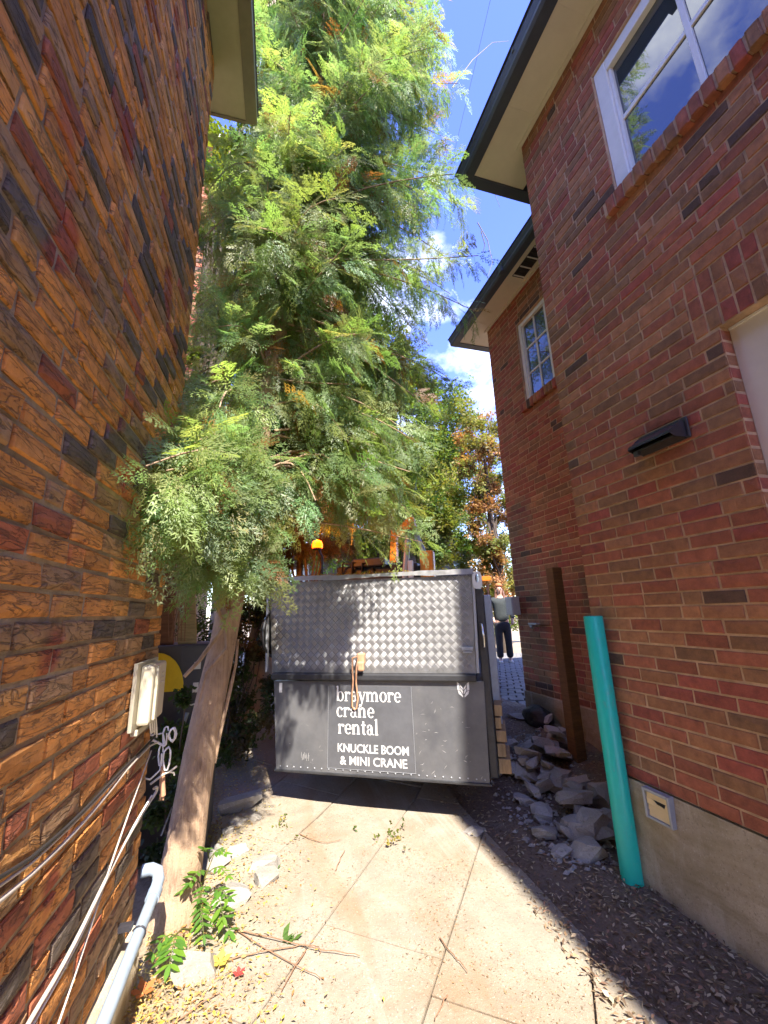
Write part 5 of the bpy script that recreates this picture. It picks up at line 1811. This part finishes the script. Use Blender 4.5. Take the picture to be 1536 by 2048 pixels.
# pale stones along the left edge of the drive
gv = MB()
for i in range(420):
    y = random.uniform(2.35, 4.1); x = min(random.uniform(1.72 + max(0, y - 3) * 0.4, 2.06 + (y - 2.3) * 0.55), 3.0)
    r_ = random.uniform(0.008, 0.028); c = Vector((x, y, soil_h(x, y) + r_ * 0.3))
    vs_ = [c + Vector((random.uniform(-1, 1), random.uniform(-1, 1), random.uniform(-.6, .6))).normalized() * r_ * random.uniform(.7, 1.2) for _ in range(6)]
    k = random.uniform(.6, 1.25)
    o1, o2 = Vector((1, 0, 0)) * r_, Vector((0, 1, 0)) * r_
    P_ = [c + o1 * random.uniform(.7, 1.3), c + o2 * random.uniform(.6, 1.1), c - o1 * random.uniform(.7, 1.3), c - o2 * random.uniform(.6, 1.1), c + Vector((random.uniform(-.4, .4) * r_, random.uniform(-.4, .4) * r_, r_ * random.uniform(.4, .9))), c - Vector((0, 0, r_ * .5))]
    gv.add(P_, [(0, 1, 4), (1, 2, 4), (2, 3, 4), (3, 0, 4), (1, 0, 5), (2, 1, 5), (3, 2, 5), (0, 3, 5)], (k, k, k))
tag(gv.build('rubble_fragments', M['stone'], kind='stuff'), 'small broken fragments between the larger stones of the rubble pile', 'gravel')
GL_ = 'pale stones along the left edge of the drive'
lst = [(490, 1540, .42, .30, .12, 'big sunlit white-grey slab against the lower left of the truck'), (478, 1605, .34, .26, .13, 'grey rough slab beside the tree shadow, below the white-grey one'),
       (428, 1722, .20, .17, .10, 'pale squared stone right of the tree trunk'), (530, 1722, .18, .16, .07, 'pale flat stone standing clear of the others on the drive'),
       (533, 1752, .14, .12, .08, 'small square pale stone just below the flat one'), (468, 1785, .19, .17, .10, 'pale domed stone beside the top of the green seedling'),
       (395, 1928, .22, .18, .09, 'grey rounded stone half covered by the green seedling'), (470, 1700, .14, .12, .06, 'small round cream stone behind the squared one')]
for i, (px_, py_, a, b_, c_, lab) in enumerate(lst):
    p = at_z(px_, py_, c_ * 0.4)
    rock('pale_stone', (p.x, p.y, c_ * 0.25), (a, b_, c_), 300 + i, M['palestone'], lab, None, random.uniform(-.4, .4), (random.uniform(-.12, .12), random.uniform(-.12, .12)))
for i in range(16):
    y = random.uniform(2.5, 4.8); x = random.uniform(-0.30, 0.02 if y > 2.9 else -0.12)
    if (Vector((x, y, 0)) - TD).dot(TU) > -0.05: continue
    s = random.uniform(0.04, 0.10)
    rock('pale_stone', (x, y, s * 0.2), (s * 1.3, s, s * .6), 330 + i, M['palestone'], 'small pale stone lying loose along the left edge of the drive', GL_, random.uniform(0, 3))

# ------------------------------------------------------------------ things on the left wall
def lw(s, z, d=0.0): return LP + LA * s + LN * d + Z * z
def lsy(y): return y / LA.y
cp = empty('conduit_pipe', tuple(lw(1.9, 0.27, 0.04)), 'pale blue-grey plastic pipe running along the foot of the left brick wall', 'pipe')
D0 = 0.075
pts = [lw(0.9, 0.20, D0), lw(1.4, 0.235, D0), lw(1.9, 0.272, D0), lw(2.44, 0.325, D0)]
MB().tube(pts, 0.0235, 16).build('pipe', M['greypvc'], cp)
el = MB()
el.tube([lw(2.40, 0.320, D0), lw(2.455, 0.327, D0)], 0.030, 16)
el.tube([lw(2.45, 0.327, D0), lw(2.495, 0.345, D0), lw(2.515, 0.372, D0 - 0.012), lw(2.515, 0.385, D0 - 0.04), lw(2.505, 0.388, D0 - 0.08)], 0.0265, 16)
el.build('elbow', M['greypvc'], cp)
sp_ = MB()
a0 = lw(2.22, 0.304, D0)
for k in range(15):
    pass
arc = [a0 + (LN * math.cos(R(t)) + Z * math.sin(R(t))) * 0.0262 for t in range(-150, 151, 20)]
sp_.tube(arc, 0.0035, 6)
t0_ = lw(2.22, 0.33, 0.0)
lbox(sp_, 2.205, 2.235, 0.0, 0.05, 0.325, 0.345)
sp_.build('strap', M['lampblack'], cp)

def cable(pts, r_, mat, label, nm='wall_cable'):
    P_ = [lw(*q) for q in pts]
    # smooth
    for _ in range(2):
        Q = [P_[0]]
        for a, b_ in zip(P_, P_[1:]): Q += [a.lerp(b_, .25), a.lerp(b_, .75)]
        Q.append(P_[-1]); P_ = Q
    return tag(MB().tube(P_, r_, 7).build(nm, mat), label, 'cable')
cable([(0.5, 1.26, .015), (1.25, 0.99, .012), (1.6, 0.965, .014), (1.95, 0.975, .012), (2.30, 0.975, .014), (2.42, 0.99, .02)], 0.0052, M['blackcable'], 'black cable, topmost of the strands on the left wall')
cable([(0.5, 1.20, .012), (1.25, 0.975, .012), (1.6, 0.955, .012), (1.95, 0.966, .014), (2.30, 0.968, .012), (2.45, 0.955, .03)], 0.004, M['cable'], 'thin tan cable just under the black strand on the left wall')
cable([(0.5, 1.10, .013), (1.27, 0.945, .012), (1.6, 0.925, .012), (1.9, 0.94, .012), (2.05, 0.962, .016), (2.35, 0.965, .016)], 0.0055, M['cable'], 'pale cable drooping below the bundle on the left wall')
cable([(0.9, 0.52, .015), (1.45, 0.57, .012), (1.70, 0.575, .012), (1.95, 0.635, .012), (2.15, 0.675, .014), (2.38, 0.70, .02), (2.44, 0.735, .045), (2.425, 0.765, .05), (2.40, 0.765, .04)], 0.0062, M['cable'], 'thick cream cable with a hooked end low on the left wall')
cable([(0.9, 0.49, .015), (1.45, 0.545, .012), (1.75, 0.565, .012), (1.97, 0.64, .013), (2.2, 0.68, .012), (2.42, 0.73, .03)], 0.0045, M['whitecable'], 'white cable running close beside the thick cream one')
cable([(1.55, 0.33, .012), (1.8, 0.50, .012), (1.95, 0.64, .014), (2.2, 0.80, .012), (2.40, 0.93, .014)], 0.0035, M['cable'], 'thin grey cable slanting steeply up the left wall')
fc = MB(); fc.tube([lw(2.42, 0.78, 0.02), lw(2.47, 0.80, .06), lw(2.50, 0.80, .085), lw(2.52, 0.815, .11)], 0.005, 7); fc.tube([lw(2.495, 0.80, .08), lw(2.51, 0.79, .1), lw(2.505, 0.778, .105)], 0.004, 7)
tag(fc.build('cable_end', M['cable']), 'forked cream cable end sticking out past the corner of the left wall', 'cable')

ub = empty('junction_box', tuple(lw(2.22, 1.22, 0.04)), 'beige plastic utility box on the far end of the left brick wall', 'utility box')
def lbm(s0, s1, d0, d1, z0, z1, ch=0.004):
    mb = MB(); mb.box((s0, d0, z0), (s1, d1, z1), ch=ch)
    mb.v = [tuple(lw(v[0], v[2], v[1])) for v in mb.v]
    mb.f = [tuple(reversed(f)) for f in mb.f]
    return mb
lbm(2.04, 2.345, 0.004, 0.020, 1.095, 1.365, .003).build('back_plate', M['beige'], ub)
lbm(2.08, 2.30, 0.021, 0.072, 1.110, 1.352, .012).build('cover', M['beige'], ub)
lbm(2.12, 2.16, 0.070, 0.082, 1.12, 1.345, .006).build('ridge', M['beige'], ub)
for k in range(3): lbm(2.22, 2.27, 0.0705, 0.075, 1.30 - k * 0.022, 1.307 - k * 0.022, 0.001).build('vent_slot', M['beige'], ub)
lbm(2.09, 2.30, 0.0, 0.03, 1.070, 1.094, .004).build('flange', M['beige'], ub)

wb = MB()
def coil(c, r1, r2, nt, ph, rad):
    pts = []
    for k in range(nt * 10 + 1):
        a = ph + 2 * math.pi * k / 10
        j = 1 + 0.12 * math.sin(k * 1.7 + ph * 3)
        pts.append(Vector(c) + Vector((r1 * j * math.cos(a), 0.02 * math.sin(a * 0.5 + ph) - k * 0.0006, r2 * j * math.sin(a))))
    wb.tube(pts, rad, 6)
WB = Vector((-0.475, 2.50, 0.92))
coil(WB + Vector((0.01, 0, 0.045)), 0.012, 0.045, 1, 0.4, 0.0042)
coil(WB + Vector((0.045, 0, 0.05)), 0.016, 0.03, 2, 1.2, 0.0042)
coil(WB + Vector((0.03, 0, -0.055)), 0.018, 0.05, 1, 2.0, 0.0045)
coil(WB + Vector((-0.005, 0, -0.04)), 0.010, 0.05, 1, 0.2, 0.0040)
wb.tube([WB + Vector((-.09, -.03, .075)), WB + Vector((-.05, 0, .055)), WB + Vector((0, 0, .06)), WB + Vector((0.015, 0, 0.0))], 0.0045, 6)
wb.tube([WB + Vector((-.06, -.02, .02)), WB + Vector((-.085, 0, -.06)), WB + Vector((-.085, 0, -.13)), WB + Vector((-.04, 0, -.145)), WB + Vector((.0, 0, -.11)), WB + Vector((.012, 0, -.03))], 0.0045, 6)
wb.tube([WB + Vector((-.10, -.03, .04)), WB + Vector((-.04, 0, .03)), WB + Vector((.01, 0, 0))], 0.006, 6)
for k in range(4):
    wb.tube([lw(2.22 + k * .03, 1.10, .04), lw(2.26 + k * .03, 1.04, .04), WB + Vector((-.06 + k * .012, -.02, .08 - k * .01))], 0.004, 6)
tag(wb.build('wire_bundle', M['whitecable']), 'knotted bundle of white wires hanging at the corner of the left wall', 'wires')
ws = MB()
ws.tube([WB + Vector((.012, .0, -.09)), WB + Vector((.016, 0, -.17)), WB + Vector((.026, 0.0, -.225))], [0.010, 0.014, 0.012], 7)
for k in range(5):
    p = WB + Vector((.02 + random.uniform(-.01, .01), 0, -.215)); ws.tube([p, p + Vector((random.uniform(-.006, .01), 0, -.03))], [0.006, 0.001], 5)
tag(ws.build('frayed_cable', M['strap']), 'frayed thick cable stub hanging under the white wires', 'cable')

ub2 = empty('utility_cabinet', (-0.55, 3.7, 0.0), 'charcoal utility cabinet with a yellow half-round sign behind the left wall corner', 'cabinet')
cy0 = 3.45
MB().box((-1.15, cy0, 0.02), (-0.33, cy0 + 0.4, 1.352), ch=0.01).build('body', M['cabinet'], ub2)
MB().box((-0.575, cy0 - 0.008, 0.06), (-0.335, cy0 - 0.001, 1.335), ch=0.003).build('door', M['cabinet'], ub2)
ys_ = MB()
yp = [(-0.74, 1.035), (-0.545, 1.035)] + [(-0.74 + 0.195 * math.cos(R(t)), 1.035 + 0.27 * math.sin(R(t))) for t in range(12, 91, 13)]
ys_.prism([(x, cy0 - 0.0135, z) for x, z in yp], (0, 0.005, 0))
ys_.build('sign', M['yellow'], ub2)
for (px_, py_, w, h) in ((395, 1331, .045, .05), (391, 1375, .038, .068), (330, 1470, .055, .06), (368, 1488, .06, .075)):
    p = at_y(px_, py_, cy0 - 0.012)
    MB().box((p.x - w/2, cy0 - 0.0125, p.z - h/2), (p.x + w/2, cy0 - 0.0085, p.z + h/2), ch=0.001).build('label', M['paper'], ub2)
cc = MB(); cc.tube([at_y(384, 1440, cy0 - .04), at_y(384, 1570, cy0 - .04)], 0.012, 8)
cc.build('conduit', M['greypvc'], ub2)
cc = MB(); cc.tube([at_y(375, 1425, cy0 - .03), at_y(366, 1452, cy0 - .05), at_y(348, 1476, cy0 - .06), at_y(338, 1484, cy0 - .06)], 0.013, 8)
cc.build('conduit', M['greypvc'], ub2)
cc = MB(); cc.tube([at_y(367, 1390, cy0 - .03), at_y(370, 1402, cy0 - .05), at_y(382, 1410, cy0 - .06), at_y(402, 1404, cy0 - .05)], 0.005, 6)
cc.build('loose_wire', M['paper'], ub2)
cc = MB(); cc.tube([at_y(375, 1530, 3.2), at_y(352, 1590, 3.2), at_y(340, 1625, 3.15), at_y(322, 1672, 3.1)], 0.005, 6)
tag(cc.build('loose_cable', M['greymetal']), 'thin grey cable slanting to the ground behind the tree trunk', 'cable')

def board(x0, x1, y, z0, z1, lean, mat, label):
    b_ = MB(); b_.box((x0, y, z0), (x1, y + 0.03, z1), ch=0.003)
    b_.v = [(v[0] + lean * (v[2] - z0), v[1] + 0.03 * (v[2] - z0), v[2]) for v in b_.v]
    return tag(b_.build('wooden_board', mat), label, 'board')
board(-0.62, -0.49, 3.50, 1.353, 2.35, -0.10, M['boards'], 'wide olive-brown board standing on the charcoal cabinet')
board(-0.755, -0.655, 3.52, 1.353, 2.3, -0.06, M['brownboard'], 'dark red-brown board standing behind the olive-brown one')
rt = MB()
for k in range(9):
    x = -0.66 + k * 0.012
    pts = [Vector((x + random.uniform(-.02, .02), 3.40 + random.uniform(-.03, .03), 2.1)), Vector((x + random.uniform(-.03, .05), 3.38, 1.8)), Vector((x + random.uniform(-.05, .07), 3.38, 1.6)), Vector((x + random.uniform(-.08, .05), 3.40, 1.38))]
    rt.tube(pts, 0.003, 5)
tag(rt.build('dry_vine', M['twig']), 'tangle of thin dry vines hanging over the boards', 'vine')

# ------------------------------------------------------------------ seedling with compound leaves
def leaflet_mesh():
    vs = [(0, 0, 0), (.28, .16, .02), (.62, .17, .01), (1, 0, -.05), (.62, -.17, .01), (.28, -.16, .02), (.3, 0, -.01), (.65, 0, -.02)]
    fs = [(0, 6, 1), (1, 6, 7, 2), (2, 7, 3), (0, 5, 6), (5, 4, 7, 6), (4, 3, 7)]
    me = bpy.data.meshes.new('leaflet'); me.from_pydata(vs, [], fs)
    for p in me.polygons: p.use_smooth = True
    return me
LM = []
for c in ((0.11, 0.24, 0.03), (0.15, 0.27, 0.03), (0.085, 0.19, 0.03)):
    me = leaflet_mesh()
    a = me.attributes.new('tint', 'FLOAT_COLOR', 'POINT'); a.data.foreach_set('color', np.array([(*c, 1)] * 8, np.float32).ravel())
    me.materials.append(M['leafy']); LM.append(me)
pl_ = empty('seedling', (-0.26, 2.74, 0.0), 'bright green seedling with pinnate leaves at the foot of the leaning cedar', 'plant')
def compound(base, tip, n, ll_, up=Vector((0, 0, 1))):
    base, tip = Vector(base), Vector(tip)
    pts = [base.lerp(tip, k / 5) + up * (0.035 * math.sin(math.pi * k / 5)) for k in range(6)]
    st_ = MB().tube(pts, [0.0028, .0026, .0024, .002, .0017, .001], 5, tint=(0.16, 0.20, 0.05)).build('leaf', M['leafy'], pl_, tuple(base))
    d = (tip - base).normalized(); s = d.cross(up).normalized()
    for i in range(n):
        t = 0.25 + 0.75 * (i + .5) / n
        k = min(4, int(t * 5)); p = pts[k].lerp(pts[k+1], t * 5 - k)
        for sg in ((-1, 1) if i < n - 1 else (-1, 0, 1)):
            o = bpy.data.objects.new('leaflet', random.choice(LM)); COL.objects.link(o)
            dd = (d * (0.55 if sg else 1.5) + s * sg * random.uniform(.8, 1.1) + Vector((0, 0, random.uniform(-.25, .1)))).normalized()
            yy = Vector((0, 0, 1)).cross(dd).normalized(); z_ = dd.cross(yy)
            l = ll_ * random.uniform(.8, 1.15) * (1 - .25 * abs(t - .55))
            mw = Matrix((dd * l, yy * l, z_ * l)).transposed().to_4x4(); mw.translation = p
            o.matrix_world = mw; o.parent = st_; o.matrix_parent_inverse = Matrix.Translation(-base)
sm = MB()
stems = [[(-0.30, 2.73, 0.0), (-0.27, 2.76, .15), (-0.22, 2.80, .27)], [(-0.29, 2.70, 0), (-0.24, 2.68, .12), (-0.17, 2.66, .17)], [(-0.30, 2.70, 0), (-0.33, 2.58, .08), (-0.36, 2.50, .10)], [(-0.28, 2.72, 0), (-0.26, 2.64, .12), (-0.24, 2.60, .14)]]
for s in stems: sm.tube(s, [0.006, 0.004, 0.002], 6, tint=(0.2, 0.18, 0.06))
sm.build('stem', M['leafy'], pl_)
for b_, t_, n, l in [
    ((-0.24, 2.79, .24), (-0.27, 2.72, .33), 4, .050), ((-0.24, 2.80, .25), (-0.16, 2.78, .26), 4, .052), ((-0.25, 2.78, .20), (-0.33, 2.68, .20), 4, .055), ((-0.24, 2.78, .2), (-0.13, 2.70, .19), 4, .05),
    ((-0.24, 2.72, .15), (-0.26, 2.60, .17), 5, .050), ((-0.22, 2.70, .14), (-0.12, 2.62, .13), 4, .065), ((-0.2, 2.67, .15), (-0.14, 2.57, .08), 4, .07), ((-0.25, 2.68, .13), (-0.25, 2.55, .09), 5, .055),
    ((-0.27, 2.74, .17), (-0.36, 2.72, .16), 4, .05), ((-0.20, 2.66, .10), (-0.10, 2.55, .02), 3, .075), ((-0.34, 2.54, .09), (-0.35, 2.40, .05), 6, .078), ((-0.35, 2.53, .09), (-0.44, 2.46, .06), 3, .06), ((-0.26, 2.62, .13), (-0.22, 2.50, .06), 4, .06)]:
    compound(b_, t_, n, l)
# small weeds on the drive
for i, (px_, py_, lab) in enumerate(((450, 1715, 'tiny green weed between the pale stones'), (548, 1735, 'tiny green weed beside the small square stone'), (575, 1880, 'tiny green weed among the twigs on the drive'))):
    p = at_z(px_, py_, 0.01)
    w = MB()
    for k in range(7):
        a = random.uniform(0, 6.28); l = random.uniform(.03, .06)
        d = Vector((math.cos(a), math.sin(a), random.uniform(.1, .6))); s = d.cross(Z).normalized() * l * .25
        q = p + Vector((random.uniform(-.03, .03), random.uniform(-.03, .03), .0))
        w.add([q, q + d * l * .5 + s, q + d * l, q + d * l * .5 - s], [(0, 1, 2, 3)], (0.10, 0.18, 0.04))
    tag(w.build('weed', M['leafy']), lab, 'plant')
gw = []
for i in range(34):
    k = random.random()
    p = TD + TU * (0.15 + 1.0 * k) + TF * random.uniform(-0.40, -0.10)
    if mnoise.noise(Vector((k * 9, 0, 0))) < 0.05: continue
    gw.append((Vector((p.x, p.y, zg(p.x, p.y) + .005)), rv() + Vector((0, 0, 1.2)), rv(), random.uniform(.04, .09), random.choice([(0.17, 0.2, 0.04), (0.11, 0.16, 0.04), (0.26, 0.22, 0.05)])))
o = scatter_mesh('weeds', LEAF_T, gw, M['leafy'])
tag(o, 'low weeds along the edge of the shade under the truck', 'weeds')

# ------------------------------------------------------------------ litter
def litter(name, n, area, tints, size, label, zoff=0.012, thick=(0.12, 0.5)):
    V_ = np.zeros((n, 4, 3), np.float32); T_ = np.zeros((n, 4, 3), np.float32)
    k = 0
    while k < n:
        x, y = area()
        if x is None: continue
        z = max(zg(x, y) + 0.006, soil_h(x, y) if x > conc_edge(y) else -9) + random.uniform(0.001, zoff)
        a = random.uniform(0, 6.28); l = random.uniform(*size); w = l * random.uniform(*thick)
        d = Vector((math.cos(a), math.sin(a), random.uniform(-.3, .3))); s = Vector((-math.sin(a), math.cos(a), random.uniform(-.4, .4)))
        p = Vector((x, y, z + 0.3 * l * abs(d.z)))
        c = Vector((0, 0, random.uniform(0, .25) * l))
        V_[k] = [p - d*l, p - s*w + c, p + d*l, p + s*w + c]
        tn = random.choice(tints); f = random.uniform(.7, 1.2)
        T_[k] = [tuple(q * f for q in tn)] * 4
        k += 1
    q = np.arange(n * 4, dtype=np.int32).reshape(-1, 4)
    o = np_mesh(name, V_.reshape(-1, 3), q, T_.reshape(-1, 3), M['litter'])
    return tag(o, label, 'leaf litter', None, 'stuff')
def area_soil():
    y = 0.9 + 5.2 * random.random() ** 1.4; x = random.uniform(conc_edge(y) - 0.12, 2.12 if y < 2.3 else 3.0)
    return x, y
def area_left():
    y = 1.7 + 3.2 * random.random() ** 1.3
    x = -0.50 + abs(random.gauss(0, 0.28))
    if (Vector((x, y, 0)) - TD).dot(TF) > 0.3 and x > 0.1: return None, None
    return x, y
def area_drive():
    y = 1.3 + 2.5 * random.random(); x = random.uniform(-0.4, 1.5)
    if mnoise.noise(Vector((x * 2.5, y * 2.5, 5))) + 0.05 < random.uniform(-.25, .45): return None, None
    return x, y
litter('leaf_litter', 11000, area_soil, [(0.30, 0.20, 0.12), (0.17, 0.11, 0.07), (0.46, 0.36, 0.25), (0.11, 0.07, 0.045), (0.33, 0.19, 0.13), (0.55, 0.46, 0.34)], (0.005, 0.020), 'dark leaf litter and wood chips along the brick foundation', 0.02)
litter('leaf_litter', 8000, area_left, [(0.50, 0.36, 0.14), (0.42, 0.27, 0.10), (0.55, 0.45, 0.22), (0.36, 0.17, 0.06), (0.55, 0.42, 0.05)], (0.004, 0.015), 'straw-coloured dry leaves around the foot of the leaning cedar', 0.02)
litter('leaf_litter', 6500, area_drive, [(0.36, 0.22, 0.11), (0.24, 0.13, 0.06), (0.45, 0.35, 0.2), (0.19, 0.11, 0.06)], (0.002, 0.008), 'fine tan needles and bark crumbs scattered on the concrete drive', 0.006, (0.12, 0.35))
# a few coloured leaves
for (px_, py_, r_, col, lab) in ((478, 1948, .028, (0.42, 0.05, 0.04), 'red fallen leaf on the drive below the seedling'), (286, 1985, .05, (0.50, 0.16, 0.05), 'orange fallen leaf against the left foundation'), (440, 1925, .05, (0.62, 0.46, 0.08), 'yellow curled leaf between the seedling and the red leaf')):
    p = at_z(px_, py_, 0.02); mb = MB()
    for k in range(5):
        a = k * 1.25 + px_; d = Vector((math.cos(a), math.sin(a), .35)); s = Vector((-math.sin(a), math.cos(a), 0)) * r_ * .35
        mb.add([p, p + d * r_ * .6 + s, p + d * r_ * 1.1, p + d * r_ * .6 - s], [(0, 1, 2, 3)], col)
    tag(mb.build('fallen_leaf', M['litter']), lab, 'leaf')
# twigs lying across the drive
tw = [([(460, 1850), (540, 1905), (640, 1955)], 'long dry stem running from the seedling down the drive'), ([(460, 1918), (560, 1898), (630, 1888), (642, 1905)], 'straight dry stem crossing the long one near the seedling'),
      ([(345, 2047), (440, 1985)], 'dark straight twig at the bottom left of the drive'), ([(600, 1668), (640, 1688), (685, 1680)], 'curved twig below the truck edge'),
      ([(880, 1875), (900, 1905), (935, 1945)], 'bent twig by the joint in the middle of the drive'), ([(470, 1858), (600, 1895), (720, 1912)], 'thin stem reaching furthest right from the seedling'),
      ([(672, 1740), (690, 1700)], 'short twig standing out in the middle of the drive'), ([(612, 1900), (575, 1960), (560, 1990)], 'thin reddish stem curving toward the camera'),
      ([(895, 1990), (870, 2040)], 'short twig near the bottom edge of the drive')]
for pts, lab in tw:
    P_ = [at_z(px_, py_, 0.016) for px_, py_ in pts]
    for _ in range(2):
        Q = [P_[0]]
        for a, b_ in zip(P_, P_[1:]): Q += [a.lerp(b_, .3), a.lerp(b_, .7) + Vector((random.uniform(-.004, .004), random.uniform(-.004, .004), random.uniform(0, .006)))]
        Q.append(P_[-1]); P_ = Q
    tag(MB().tube(P_, [0.0032 - 0.002 * i / len(P_) for i in range(len(P_))], 6).build('twig', M['twig']), lab, 'twig')
chip = at_z(1070, 1545, 0.06)
mb = MB(); mb.box((chip.x - .03, chip.y - .015, chip.z), (chip.x + .03, chip.y + .015, chip.z + .012), ch=.003)
tag(mb.build('plastic_scrap', M['yellow']), 'small yellow plastic scrap beside the rubble pile', 'scrap')
# overhead wire against the sky
a_, b_ = at_y(990, -40, 9.0), at_y(925, 235, 14.0)
tag(MB().tube([a_, a_.lerp(b_, .5) + Vector((0, 0, -.05)), b_, b_ + (b_ - a_) * 1.2], 0.008, 5).build('overhead_wire', M['blackcable']), 'thin black wire crossing the blue sky above the cedar', 'wire')
